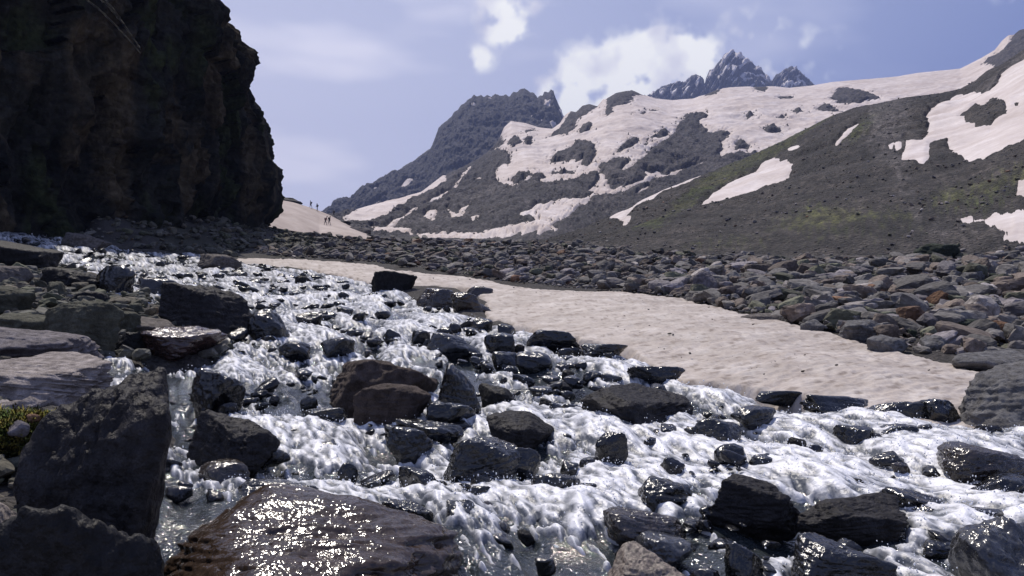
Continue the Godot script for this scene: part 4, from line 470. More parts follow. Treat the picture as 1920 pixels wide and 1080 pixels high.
# metres inside (+) or outside (-) an outline, on the relief's lattice
func outline(line: Array) -> PackedFloat32Array:
	var g := PackedFloat32Array()
	g.resize(RA * RB)
	var pts := PackedVector2Array()
	for k in line.size() / 2:
		pts.append(Vector2(line[2 * k], line[2 * k + 1]))
	var n := pts.size()
	for j in RB:
		var b := lerpf(B0, B1, float(j) / (RB - 1))
		for i in RA:
			var p := Vector2(lerpf(A0, A1, float(i) / (RA - 1)), b)
			var best := 1e9
			var ins := false
			for k in n:
				var q0 := pts[k]
				var q1 := pts[(k + 1) % n]
				var e := q1 - q0
				var w := p - q0
				var t := clampf(w.dot(e) / maxf(e.length_squared(), 1e-12), 0.0, 1.0)
				best = minf(best, (w - e * t).length_squared())
				if (q0.y > p.y) != (q1.y > p.y) and p.x < (q1.x - q0.x) * (p.y - q0.y) / (q1.y - q0.y) + q0.x:
					ins = not ins
			g[j * RA + i] = sqrt(best) * exp(b) * (1.0 if ins else -1.0)
	return g

# ------------------------------------------------------------ textures and materials
func grain_image(s: int, f: float, o: int, lo: Color, hi: Color, contrast := 1.0, spots := 0.0) -> Image:
	var k := nz(s, f, o)
	var im := k.get_seamless_image(512, 512)
	im.convert(Image.FORMAT_L8)
	var fine := nz(s + 5, f * 9.0, 2).get_seamless_image(512, 512)
	fine.convert(Image.FORMAT_L8)
	var a := im.get_data()
	var b := fine.get_data()
	var r := PackedByteArray()
	r.resize(512 * 512 * 3)
	for q in 512 * 512:
		var t := clampf(((a[q] / 255.0 - 0.5) * 0.75 + (b[q] / 255.0 - 0.5) * 0.45) * contrast + 0.5, 0.0, 1.0)
		if spots > 0.0 and b[q] > 255 * (1.0 - spots):
			t = 1.0
		var c := lo.lerp(hi, t)
		r[3 * q] = int(c.r * 255)
		r[3 * q + 1] = int(c.g * 255)
		r[3 * q + 2] = int(c.b * 255)
	var res := Image.create_from_data(512, 512, false, Image.FORMAT_RGB8, r)
	return res

func bump_image(s: int, f: float, o: int, strength: float, fr := FastNoiseLite.FRACTAL_FBM) -> Image:
	var k := nz(s, f, o, FastNoiseLite.TYPE_SIMPLEX_SMOOTH, fr)
	var im := k.get_seamless_image(512, 512)
	im.convert(Image.FORMAT_RGBA8)
	im.bump_map_to_normal_map(strength)
	return im

func mat(called: String, col: Color, rough: float, grain := "", bump := "", scale := 1.0, bump_scale := 1.0) -> StandardMaterial3D:
	var m := StandardMaterial3D.new()
	m.albedo_color = col
	m.roughness = rough
	m.vertex_color_use_as_albedo = true
	m.uv1_triplanar = true
	m.uv1_world_triplanar = true
	m.uv1_scale = Vector3.ONE * scale
	if grain != "":
		m.albedo_texture = tex[grain]
	if bump != "":
		m.normal_enabled = true
		m.normal_texture = tex[bump]
		m.normal_scale = bump_scale
	mats[called] = m
	return m

func make_materials() -> void:
	tex.stone = ImageTexture.create_from_image(grain_image(3, 0.012, 5, Color(0.55, 0.54, 0.53), Color(1, 1, 1), 1.5))
	tex.speck = ImageTexture.create_from_image(grain_image(9, 0.03, 4, Color(0.35, 0.34, 0.33), Color(1, 0.98, 0.95), 2.2, 0.25))
	tex.dirty_snow = ImageTexture.create_from_image(grain_image(21, 0.008, 5, Color(0.80, 0.76, 0.73), Color(1, 0.99, 0.98), 1.2))
	tex.gravel = ImageTexture.create_from_image(grain_image(33, 0.05, 4, Color(0.42, 0.39, 0.37), Color(1, 1, 1), 2.0))
	tex.stone_bump = ImageTexture.create_from_image(bump_image(41, 0.02, 5, 9.0))
	tex.ripple_bump = ImageTexture.create_from_image(bump_image(43, 0.02, 3, 11.0))
	tex.snow_bump = ImageTexture.create_from_image(bump_image(45, 0.025, 4, 4.0))
	tex.gravel_bump = ImageTexture.create_from_image(bump_image(47, 0.05, 3, 12.0))
	for k in [["dry", lin(.20, .18, .165)], ["grey", lin(.20, .198, .2)], ["lilac", lin(.25, .228, .235)], ["pale", lin(.42, .375, .35)], ["olive", lin(.125, .125, .095)], ["mossy", lin(.06, .075, .056)], ["tan", lin(.105, .083, .073)], ["rust", lin(.24, .14, .085)]]:
		mat(k[0], k[1], 0.85, "stone", "stone_bump", 1.1, 1.4).metallic_specular = 0.25
	mat("granite", lin(.3, .255, .225), 0.6, "speck", "stone_bump", 2.6, 0.7)
	mat("slate", lin(.048, .046, .048), 0.55, "stone", "stone_bump", 1.4, 1.9).metallic_specular = 0.2
	mat("damp", lin(.026, .026, .028), 0.55, "stone", "stone_bump", 1.4, 1.6).metallic_specular = 0.25
	for k in [["wet", lin(.010, .010, .0115), .2], ["grey_wet", lin(.06, .062, .068), .22], ["brown", lin(.058, .045, .036), .24], ["red", lin(.085, .05, .046), .2]]:
		var m := mat(k[0], k[1], k[2], "stone", "stone_bump", 1.3, 1.1)
		m.clearcoat_enabled = true
		m.clearcoat = 0.35
		m.clearcoat_roughness = 0.12
	var sl := mat("slab", lin(.080, .055, .040), 0.14, "stone", "ripple_bump", 2.3, 0.5)
	sl.metallic_specular = 0.5
	mat("ground", Color.WHITE, 0.95, "gravel", "gravel_bump", 0.5, 1.0)
	mat("rubble", Color.WHITE, 0.88, "stone", "stone_bump", 1.2, 0.8)
	mat("wet_rubble", Color.WHITE, 0.2, "stone", "stone_bump", 1.6, 0.9)
	mat("snow", Color.WHITE, 0.75, "dirty_snow", "snow_bump", 0.35, 0.8)
	mat("far_snow", Color.WHITE, 0.8, "dirty_snow", "", 0.03)
	mat("far_rock", Color.WHITE, 0.95, "gravel", "gravel_bump", 0.035, 0.9)
	mat("ridge_rock", Color.WHITE, 0.95, "gravel", "gravel_bump", 0.012, 0.7)
	mat("hill_ground", Color.WHITE, 0.95, "speck", "gravel_bump", 0.12, 1.8)
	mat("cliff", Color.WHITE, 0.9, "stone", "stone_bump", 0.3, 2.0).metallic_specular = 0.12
	var w := mat("water", lin(.03, .036, .04), 0.06, "", "ripple_bump", 2.6, 0.9)
	w.vertex_color_use_as_albedo = false
	w.metallic_specular = 0.5
	var fo := mat("foam", Color.WHITE, 0.45, "", "ripple_bump", 2.2, 0.5)
	fo.backlight_enabled = true
	fo.backlight = Color(0.35, 0.36, 0.38)
	var dr := mat("drop", lin(.85, .87, .9), 0.2)
	dr.vertex_color_use_as_albedo = false
	mat("moss", Color.WHITE, 0.9)
	mat("cloth", Color.WHITE, 0.85)

# ------------------------------------------------------------ sky
var sky_a: FastNoiseLite
var sky_b: FastNoiseLite
var sky_c: FastNoiseLite
# heaps of cloud: azimuth, elevation, radius, amount (degrees)
const CLOUDS := [[3.6,12.6,1.9,.75],[5.2,14.0,2.0,.9],[7.6,14.3,2.1,1.0],[9.9,14.7,2.3,1.1],[11.8,14.4,1.9,1.0],[8.2,12.6,2.6,.8],[11.0,12.4,2.4,.8],[2.2,11.4,1.3,.5],
	[-1.0,18.4,1.5,.75],[-.4,16.7,1.35,.75],[-2.1,15.1,1.0,.55],[.6,18.5,1.3,.5],[15.2,16.2,1.6,.34],[17.0,16.3,1.2,.28],[13.2,15.3,1.0,.34],[19.3,15.2,1.4,.2],[17.4,13.6,1.2,.36],[20.0,13.6,1.0,.24],[29.5,16.9,.8,.25],
	[48,24,7,.8],[58,20,6,.9],[-60,30,9,.7],[95,22,8,.9],[130,28,9,.8],[-120,24,9,.9],[170,30,10,.8],[-170,20,8,.8],[-95,40,9,.5],[20,48,9,.5]]
const SUN_AZ := -25.0
const SUN_EL := 59.0

func sky_color(az: float, el: float) -> Color:
	var ce := cos(el)
	var v := Vector3(sin(az) * ce, sin(el), -cos(az) * ce)
	var s := Vector3(sin(deg_to_rad(SUN_AZ)) * cos(deg_to_rad(SUN_EL)), sin(deg_to_rad(SUN_EL)), -cos(deg_to_rad(SUN_AZ)) * cos(deg_to_rad(SUN_EL)))
	var near_sun := clampf(v.dot(s), 0.0, 1.0)
	var up := clampf(sin(el), 0.0, 1.0)
	var c := Color(.445, .515, .725).lerp(Color(.33, .41, .64), up)
	var veil := pow(1.0 - up, 6.0) * 0.75 * (0.25 + near_sun)
	veil += pow(near_sun, 3.0) * 0.5
	var x := rad_to_deg(az)
	var y := rad_to_deg(el)
	var cirrus := sky_a.get_noise_3d(v.x * 5.0 + v.y * 3.0, v.y * 16.0, v.z * 5.0)
	veil += clampf(cirrus * 0.6 + 0.02, 0.0, 0.4) * (0.2 + near_sun)
	# milky air towards the sun side, low over the valley
	veil += clampf((near_sun - 0.5) * 1.5, 0.0, 0.5) * pow(1.0 - up, 3.5) * 4.2
	c = c.lerp(Color(.90, .90, .97), clampf(veil, 0.0, 1.0))
	var dens := 0.0
	for k in CLOUDS:
		var p: float = (x - k[0]) / k[2]
		var q: float = (y - k[1]) / (k[2] * 0.72)
		var r := p * p + q * q
		if r < 6.0:
			dens = maxf(dens, k[3] * exp(-r * 0.75))
	if dens > 0.02:
		var n := sky_b.get_noise_3d(v.x * 60.0, v.y * 60.0, v.z * 60.0)
		var n2 := sky_c.get_noise_3d(v.x * 60.0 + 9.0, v.y * 60.0, v.z * 60.0)
		var body := clampf((dens + n * 0.75 * (0.45 + dens) - 0.17) * 3.6, 0.0, 1.0)
		var tone := clampf(0.55 + n2 * 1.4 + dens * 0.6, 0.0, 1.0)
		c = c.lerp(Color(.82, .82, .90).lerp(Color(1, 1, 1), tone), body * minf(1.0, 0.35 + dens * 1.6))
	return c

func make_sky() -> ImageTexture:
	sky_a = nz(71, 0.55, 4)
	sky_b = nz(72, 0.45, 6)
	sky_c = nz(73, 0.22, 4)
	var lo := Image.create(1024, 512, false, Image.FORMAT_RGB8)
	lo.fill(Color(.42, .41, .42))
	for j in 262:
		for i in 1024:
			lo.set_pixel(i, j, sky_color(wrapf((i + 0.5) / 1024.0 * TAU, -PI, PI), (0.5 - (j + 0.5) / 512.0) * PI))
	lo.resize(4096, 2048, Image.INTERPOLATE_CUBIC)
	# the same sky again, four times as fine, where its clouds are small
	for j in range(730, 1030):
		for i in range(-425, 425):
			lo.set_pixel(posmod(i, 4096), j, sky_color((i + 0.5) / 4096.0 * TAU, (0.5 - (j + 0.5) / 2048.0) * PI))
	return ImageTexture.create_from_image(lo)

# ------------------------------------------------------------ mountains
func column(t: Array, s: float) -> Array:
	var k := 0
	var n := t.size() / 7
	while k < n - 2 and t[7 * (k + 1)] < s:
		k += 1
	var f: float = clampf((s - t[7 * k]) / maxf(t[7 * (k + 1)] - t[7 * k], 1e-6), 0.0, 1.0)
	var p := 7 * k
	var q := p + 7
	return [Vector3(t[p + 1], t[p + 2], t[p + 3]).lerp(Vector3(t[q + 1], t[q + 2], t[q + 3]), f), Vector3(t[p + 4], t[p + 5], t[p + 6]).lerp(Vector3(t[q + 4], t[q + 5], t[q + 6]), f)]

# patches in (share along, share up); returns lattice of signed distances, in lattice cells
func patch_field(nx: int, ny: int, polys: Array, kind: int, start: float, other: int) -> PackedFloat32Array:
	var g := PackedFloat32Array()
	g.resize(nx * ny)
	g.fill(start)
	for p in polys:
		var what := int(p[0])
		if what != kind and what != other:
			continue
		var pts := PackedVector2Array()
		var lo := Vector2(1e9, 1e9)
		var hi := -lo
		for k in (p.size() - 1) / 2:
			var q := Vector2(p[1 + 2 * k] * (nx - 1), p[2 + 2 * k] * (ny - 1))
			pts.append(q)
			lo = lo.min(q)
			hi = hi.max(q)
		var n := pts.size()
		for j in range(maxi(0, int(lo.y) - 7), mini(ny, int(hi.y) + 8)):
			for i in range(maxi(0, int(lo.x) - 7), mini(nx, int(hi.x) + 8)):
				var c := Vector2(i, j)
				var best := 1e9
				var ins := false
				for k in n:
					var q0 := pts[k]
					var q1 := pts[(k + 1) % n]
					var e := q1 - q0
					var w := c - q0
					var t := clampf(w.dot(e) / maxf(e.length_squared(), 1e-9), 0.0, 1.0)
					best = minf(best, (w - e * t).length_squared())
					if (q0.y > c.y) != (q1.y > c.y) and c.x < (q1.x - q0.x) * (c.y - q0.y) / (q1.y - q0.y) + q0.x:
						ins = not ins
				var sd := sqrt(best) * (1.0 if ins else -1.0)
				var at := j * nx + i
				g[at] = maxf(g[at], sd) if what == kind else minf(g[at], -sd)
	return g

# one mountain side: rock sheet with its far side, and the snow that lies on it
# o: nx, ny, rough (m), fine (m), freq, jag (m), edge (cells of ragged snow edge), start, thick (m), rock a, rock b, snow a, snow b
func mountain(called: String, t: Array, polys: Array, o: Dictionary, label: String) -> Dictionary:
	var nx: int = o.nx
	var ny: int = o.ny
	var back := 5
	var snow := patch_field(nx, ny, polys, 1, o.start, 0)
	var green := patch_field(nx, ny, polys, 2, -20.0, -1)
	var grey := patch_field(nx, ny, polys, 3, -20.0, -1)
	var big := nz(o.seed, o.freq, 4, FastNoiseLite.TYPE_SIMPLEX_SMOOTH, FastNoiseLite.FRACTAL_RIDGED)
	var small := nz(o.seed + 1, o.freq * 5.0, 4)
	var tiny := nz(o.seed + 2, o.freq * 22.0, 2)
	var edge := nz(o.seed + 3, 0.11, 4)
	var tint := nz(o.seed + 4, o.freq * 1.3, 4)
	var v := PackedVector3Array()
	var c := PackedColorArray()
	var sv := PackedVector3Array()
	var sc := PackedColorArray()
	var keep := PackedByteArray()
	var all := ny + back
	v.resize(nx * all)
	c.resize(nx * all)
	sv.resize(nx * ny)
	sc.resize(nx * ny)
	keep.resize(nx * ny)
	var crests := PackedVector3Array()
	for i in nx:
		crests.append(column(t, float(i) / (nx - 1))[1])
	var win := nx / 22
	for i in nx:
		var s := float(i) / (nx - 1)
		var col := column(t, s)
		var foot: Vector3 = col[0]
		var crest: Vector3 = col[1]
		var even := Vector3.ZERO
		var got := 0.0
		for q in range(maxi(0, i - win), mini(nx, i + win + 1)):
			var wt := 1.0 + cos(PI * (q - i) / (win + 1.0))
			even += crests[q] * wt
			got += wt
		even = Vector3(crest.x, even.y / got, even.z / got)
		var out := Vector3(0, 0.75, 0.66)
		var across := 0.0
		for j in all:
			var k := j * nx + i
			if j >= ny:
				var f := float(j - ny + 1) / back
				var p := v[(ny - 1) * nx + i]
				v[k] = p + Vector3(0, -1.1 * (p.y + 10.0) * f, -1.3 * (crest.y + 10.0) * f)
				c[k] = c[(ny - 1) * nx + i]
				continue
			var h := float(j) / (ny - 1)
			var p := foot.lerp(even.lerp(crest, smoothstep(0.72, 1.0, h)), h)
			var near := clampf(-p.z / float(o.get("full", 1.0)), 0.12, 1.0)
			var wx: float = p.x
			var wz: float = p.z
			var wy: float = p.y
			var m: float = snow[k] + edge.get_noise_2d((i * 0.8 + j * 0.6) * 0.35, (j * 0.8 - i * 0.6) * 1.5) * o.edge
			if o.has("spots") and m < 7.0:
				m = minf(m, (0.43 - edge.get_noise_2d((i * 0.8 + j * 0.6) * 1.6 + 500.0, (j * 0.8 - i * 0.6) * 3.2)) * 16.0)
			snow[k] = m
			var bare := smoothstep(0.4, -4.5, m)
			var fade := sin(PI * clampf(h, 0.0, 1.0)) * 0.8 + 0.2
			var r := big.get_noise_3d(wx, wy * 1.5, wz) * 0.5 + 0.5
			var q := small.get_noise_3d(wx, wy * 1.5, wz)
			var e := tiny.get_noise_3d(wx, wy, wz)
			var base: Vector3 = p + out * (o.roll * (r - 0.4) * fade * (1.0 if h < 0.97 else 0.0))
			var disp: float = o.rough * (0.25 + 0.75 * r) * fade + o.fine * (1.2 - 3.2 * absf(q))
			disp *= smoothstep(0.0, 0.06, h)
			if h > 0.9:
				disp *= (1.0 - h) * 10.0
			v[k] = base + out * ((disp * bare - 0.15 * o.thick * (1.0 - bare)) * near) + Vector3(0, e * o.jag * bare * near, 0)
			var tn := clampf(tint.get_noise_3d(wx, wy * 2.0, wz) * 1.1 + 0.5 + q * 0.35, 0.0, 1.0)
			var rc: Color = o.rock_a.lerp(o.rock_b, tn)
			var gn := clampf((green[k] + edge.get_noise_2d(i * 1.7 + 300.0, j * 1.7) * 9.0) * 0.14, 0.0, 1.0) if green[k] > -15.0 else 0.0
			if gn > 0.0:
				rc = rc.lerp(Color(.052, .068, .016).lerp(Color(.088, .09, .036), tn), gn)
			var yn := clampf((grey[k] + edge.get_noise_2d(i * 1.2 + 700.0, j * 1.2) * 8.0) * 0.12, 0.0, 1.0) if grey[k] > -15.0 else 0.0
			if yn > 0.0:
				rc = rc.lerp(Color(.135, .125, .125), yn * 0.85)
			rc *= 1.12 + 0.5 * tint.get_noise_3d(wx * 3.0 + wz, wy * 0.6, wz * 0.5)
			c[k] = rc * (0.5 + clampf(e * 1.4 + 0.5, 0.0, 1.2)) * (0.75 + 0.6 * smoothstep(0.0, 0.22, absf(q)))
			sv[k] = base + out * (clampf(m * 0.3, -1.4, 1.0) * o.thick * near) + Vector3(0, q * o.thick * 0.2 * near, 0)
			sc[k] = o.snow_a.lerp(o.snow_b, clampf(tint.get_noise_3d(wx * 0.6 + 50.0, wy * 2.5, wz * 0.6) * 1.3 + 0.45 + 0.25 * e, 0.0, 1.0))
			keep[k] = 1 if m > -4.0 else 0
	var none := PackedByteArray()
	var root := Node3D.new()
	root.name = numbered(called)
	add_child(root)
	tag(root, label, "mountain", "", "structure")
	put("rock_side", sheet_mesh(nx, all, v, c, none, Vector3(0, 1, 0.6)), mats[o.rock_mat], root)
	var sm := sheet_mesh(nx, ny, sv, sc, keep, Vector3(0, 1, 0.6))
	if sm.get_surface_count() > 0:
		put("snow_cover", sm, mats[o.snow_mat], root)
	return {"v": v, "nx": nx, "ny": ny, "snow": snow, "root": root}

# ------------------------------------------------------------ rocks
var ico := {}

func icosphere(level: int) -> Array:
	if ico.has(level):
		return ico[level]
	var v := PackedVector3Array()
	var ix := PackedInt32Array()
	if level == 0:
		var g := (1.0 + sqrt(5.0)) / 2.0
		for p in [[-1, g, 0], [1, g, 0], [-1, -g, 0], [1, -g, 0], [0, -1, g], [0, 1, g], [0, -1, -g], [0, 1, -g], [g, 0, -1], [g, 0, 1], [-g, 0, -1], [-g, 0, 1]]:
			v.append(Vector3(p[0], p[1], p[2]).normalized())
		ix = PackedInt32Array([0, 11, 5, 0, 5, 1, 0, 1, 7, 0, 7, 10, 0, 10, 11, 1, 5, 9, 5, 11, 4, 11, 10, 2, 10, 7, 6, 7, 1, 8, 3, 9, 4, 3, 4, 2, 3, 2, 6, 3, 6, 8, 3, 8, 9, 4, 9, 5, 2, 4, 11, 6, 2, 10, 8, 6, 7, 9, 8, 1])
	else:
		var low: Array = icosphere(level - 1)
		v = (low[0] as PackedVector3Array).duplicate()
		var li: PackedInt32Array = low[1]
		var mid := {}
		for f in li.size() / 3:
			var t := [li[3 * f], li[3 * f + 1], li[3 * f + 2]]
			var m := []
			for e in 3:
				var a: int = mini(t[e], t[(e + 1) % 3])
				var b: int = maxi(t[e], t[(e + 1) % 3])
				var key := a * 100000 + b
				if not mid.has(key):
					mid[key] = v.size()
					v.append((v[a] + v[b]).normalized())
				m.append(mid[key])
			ix.append_array(PackedInt32Array([t[0], m[0], m[2], t[1], m[1], m[0], t[2], m[2], m[1], m[0], m[1], m[2]]))
	ico[level] = [v, ix]
	return ico[level]

# a broken stone: a ball cut by planes, its faces uneven, brought to size; it stands on y = 0
func stone_mesh(s: int, size: Vector3, tilt: Array, level: int, tint := true, worn := false) -> ArrayMesh:
	var b := icosphere(level)
	var dirs: PackedVector3Array = b[0]
	var ix: PackedInt32Array = b[1]
	var r := RandomNumberGenerator.new()
	r.seed = s * 7919 + 13
	var pn := PackedVector3Array()
	var pd := PackedFloat32Array()
	pn.append(Vector3(tilt[0], 1.0, tilt[1]).normalized())
	pd.append(tilt[2])
	for k in 11 + r.randi() % 4:
		var q := Vector3(r.randfn(), r.randfn() * 0.75, r.randfn()).normalized()
		pn.append(q)
		pd.append(r.randf_range(0.68, 1.0))
	var hard := r.randf_range(13.0, 26.0) if level > 3 else r.randf_range(26.0, 44.0)
	if worn:
		hard = r.randf_range(6.0, 14.0)
	var n1 := nz(s, 0.9, 3)
	var n2 := nz(s + 1, 3.2, 4)
	var n3 := nz(s + 2, 1.4, 3)
	var strat := Vector3(r.randf_range(-.4, .4), 1, r.randf_range(-.4, .4)).normalized()
	var v := PackedVector3Array()
	v.resize(dirs.size())
	var lo := Vector3.ONE * 1e9
	var hi := -lo
	var np := pn.size()
	for k in dirs.size():
		var d := dirs[k]
		var acc := 1e-9
		for j in np:
			var c := d.dot(pn[j])
			if c > 0.05:
				acc += pow(c / pd[j], hard)
		var rad := minf(pow(acc, -1.0 / hard), 1.6)
		var p := d * rad
		var band := p.dot(strat)
		rad *= 1.0 + n1.get_noise_3dv(p) * 0.13 + n2.get_noise_3dv(p) * 0.05
		rad += n3.get_noise_3d(p.x * 0.7, band * 6.0, p.z * 0.7) * 0.045
		if level > 3:
			rad -= maxf(0.0, 0.09 - absf(n2.get_noise_3d(p.x * 0.5 + 9.0, p.y * 0.5, p.z * 0.5))) * 0.35
		p = d * rad
		v[k] = p
		lo = lo.min(p)
		hi = hi.max(p)
	var mid := (lo + hi) * 0.5
	var ext := hi - lo
	for k in v.size():
		v[k] = Vector3((v[k].x - mid.x) / ext.x * size.x, (v[k].y - lo.y) / ext.y * size.y, (v[k].z - mid.z) / ext.z * size.z)
	var n := PackedVector3Array()
	n.resize(v.size())
	for f in ix.size() / 3:
		var a := ix[3 * f]
		var c := ix[3 * f + 1]
		var d := ix[3 * f + 2]
		var q := (v[c] - v[a]).cross(v[d] - v[a])
		n[a] += q
		n[c] += q
		n[d] += q
	var cols := PackedColorArray()
	cols.resize(v.size())
	for k in v.size():
		n[k] = n[k].normalized()
		var e := n2.get_noise_3dv(dirs[k] * 1.7) * 0.5 + n3.get_noise_3dv(dirs[k] * 2.0 + Vector3(5, 0, 0)) * 0.5
		var g := 1.0 + e * 0.6 if tint else 1.0
		cols[k] = Color(g, g * (1.0 + e * 0.03), g)
	if not tint:
		# rubble: every face flat
		var fv := PackedVector3Array()
		var fn := PackedVector3Array()
		var fc := PackedColorArray()
		var fi := PackedInt32Array()
		for f in ix.size() / 3:
			var p0 := v[ix[3 * f]]
			var p1 := v[ix[3 * f + 1]]
			var p2 := v[ix[3 * f + 2]]
			var q := (p1 - p0).cross(p2 - p0).normalized()
			if q.dot(p0 - Vector3(0, size.y * 0.5, 0)) < 0.0:
				q = -q
			for p in [p0, p2, p1]:
				fi.append(fv.size())
				fv.append(p)
				fn.append(q)
				fc.append(Color.WHITE)
		return array_mesh(fv, fn, fc, fi)
	var flip := PackedInt32Array()
	flip.resize(ix.size())
	for f in ix.size() / 3:
		flip[3 * f] = ix[3 * f]
		flip[3 * f + 1] = ix[3 * f + 2]
		flip[3 * f + 2] = ix[3 * f + 1]
	var a0 := (v[ix[1]] - v[ix[0]]).cross(v[ix[2]] - v[ix[0]]).dot(v[ix[0]] - Vector3(0, size.y * 0.5, 0))
	if a0 < 0.0:
		for k in n.size():
			n[k] = -n[k]
		flip = ix
	return array_mesh(v, n, cols, flip)

func make_rocks() -> void:
	for r in ROCKS:
		var o := put(r[11], stone_mesh(r[7], Vector3(r[3], r[4], r[5]), r[9], r[10], true, (r[14] == 1 and r[8] != "slate") or r[7] == 11), mats[r[8]])
		o.position = Vector3(r[0], r[1], r[2])
		tag(o, r[12], "boulder" if r[11] == "boulder" else "rock" if r[11] == "rock_slab" else "stone", r[13] if r[13] != "" else "boulders in and beside the stream")

# ------------------------------------------------------------ ground, snow tongue, water
var f_stream: PackedFloat32Array
var f_snow: PackedFloat32Array
var f_scree: PackedFloat32Array
var f_rubble: PackedFloat32Array
var f_bank: PackedFloat32Array
var f_near: PackedFloat32Array

# talus heaped against the foot of the cliff
func apron(x: float, d: float) -> float:
	var f := [[24.0, -33.0], [34.0, -27.0], [42.0, -23.2], [50.0, -21.0], [58.0, -20.6], [66.0, -20.9], [90.0, -26.0]]
	if d < 30.0 or d > 86.0:
		return 0.0
	var k := 0
	while k < 5 and f[k + 1][0] < d:
		k += 1
	var fx: float = lerpf(f[k][1], f[k + 1][1], (d - f[k][0]) / (f[k + 1][0] - f[k][0]))
	return 1.7 * pow(clampf(1.0 - (x - fx) / 6.0, 0.0, 1.0), 1.2) * smoothstep(0.2, -1.2, look(f_stream, x, d)) * smoothstep(0.2, -1.0, look(f_snow, x, d)) * smoothstep(30.0, 38.0, d) * smoothstep(86.0, 72.0, d)

func make_ground() -> void:
	var nx := 300
	var ny := 330
	var v := PackedVector3Array()
	var c := PackedColorArray()
	v.resize(nx * ny)
	c.resize(nx * ny)
	var lump := nz(101, 0.5, 4)
	var fine := nz(102, 2.5, 3)
	var tint := nz(103, 0.12, 4)
	for j in ny:
		var d := exp(lerpf(log(8.2), log(300.0), float(j) / (ny - 1))) - 6.0
		for i in nx:
			var x := lerpf(-1.15, 1.15, float(i) / (nx - 1)) * (d + 6.0)
			var k := j * nx + i
			var s := look(f_stream, x, d)
			var sn := look(f_snow, x, d)
			var l := lump.get_noise_2d(x, d)
			var e := fine.get_noise_2d(x, d)
			var y := height(x, d) - 0.34 * smoothstep(-0.25, 0.35, s) + (l * 0.12 + e * 0.05) * (1.0 if s < 0.0 else 0.5)
			y -= 0.25 * smoothstep(-0.2, 0.6, sn)
			y += apron(x, d)
			v[k] = Vector3(x, y, -d)
			var t := clampf(tint.get_noise_2d(x, d) + 0.5, 0.0, 1.0)
			var q := Color(.062, .055, .05).lerp(Color(.085, .08, .076), t)
			if s < -0.3 and sn < -0.2 and d > 30.0:
				q = q.lerp(Color(.055, .06, .03), clampf(tint.get_noise_2d(x * 1.4 + 90.0, d * 1.4) * 2.0, 0.0, 0.6))
			c[k] = q * (1.0 + e * 0.5)
	tag(put("ground", sheet_mesh(nx, ny, v, c, PackedByteArray(), Vector3.UP), mats.ground), "brown stony valley ground under stream, snow and scree", "ground", "", "structure")
	var pl := PlaneMesh.new()
	pl.size = Vector2(2600, 2600)
	var low := put("valley_floor", pl, mats.far_rock)
	low.position = Vector3(0, -8, -1150)
	tag(low, "wide stony valley floor running to the mountains", "ground", "", "structure")

func make_snow_tongue() -> void:
	var nx := 560
	var ny := 300
	var v := PackedVector3Array()
	var c := PackedColorArray()
	var keep := PackedByteArray()
	v.resize(nx * ny)
	c.resize(nx * ny)
	keep.resize(nx * ny)
	var roll := nz(111, 0.22, 3)
	var cup := nz(112, 1.1, 3)
	var edge := nz(113, 1.3, 4)
	var dirt := nz(114, 0.5, 5)
	for j in ny:
		var d := 1.0 / lerpf(1.0 / 6.2, 1.0 / 52.0, float(j) / (ny - 1))
		for i in nx:
			var x := lerpf(-0.42, 0.85, float(i) / (nx - 1)) * (d + 1.0)
			var k := j * nx + i
			var s := look(f_snow, x, d) + edge.get_noise_2d(x, d) * 0.16
			keep[k] = 1 if s > -0.6 else 0
			if s <= -0.6:
				continue
			# suncups lie in slanting rows
			var ax := x * 0.8 + d * 0.6
			var ay := -x * 0.6 + d * 0.8
			var u := cup.get_noise_2d(ax * 0.9, ay * 2.3)
			var rise := lerpf(-0.30, 0.03, smoothstep(-0.14, 0.10, s)) + 0.10 * smoothstep(0.1, 2.4, s)
			v[k] = Vector3(x, height(x, d) + rise + roll.get_noise_2d(x, d) * 0.08 + absf(u) * 0.035 + cup.get_noise_2d(ax * 3.1, ay * 6.0) * 0.012, -d)
			var t := clampf(dirt.get_noise_2d(ax * 0.6, ay * 2.2) * 1.4 + 0.5, 0.0, 1.0)
			var q := Color(.575, .54, .505).lerp(Color(.465, .43, .395), t)
			var p := cup.get_noise_2d(ax * 2.0 + 40.0, ay * 5.5)
			if p > 0.22:
				q = q.lerp(Color(.22, .18, .15), clampf((p - 0.22) * 3.0, 0.0, 0.75))
			c[k] = q
	tag(put("snow_tongue", sheet_mesh(nx, ny, v, c, keep, Vector3.UP), mats.snow), "long tongue of dirty pinkish snow between stream and scree", "snowfield", "", "structure")

func flow_noise(k: FastNoiseLite, x: float, d: float, along: float, across: float) -> float:
	return k.get_noise_2d((x * 0.42 - d * 0.91) * along, (x * 0.91 + d * 0.42) * across)

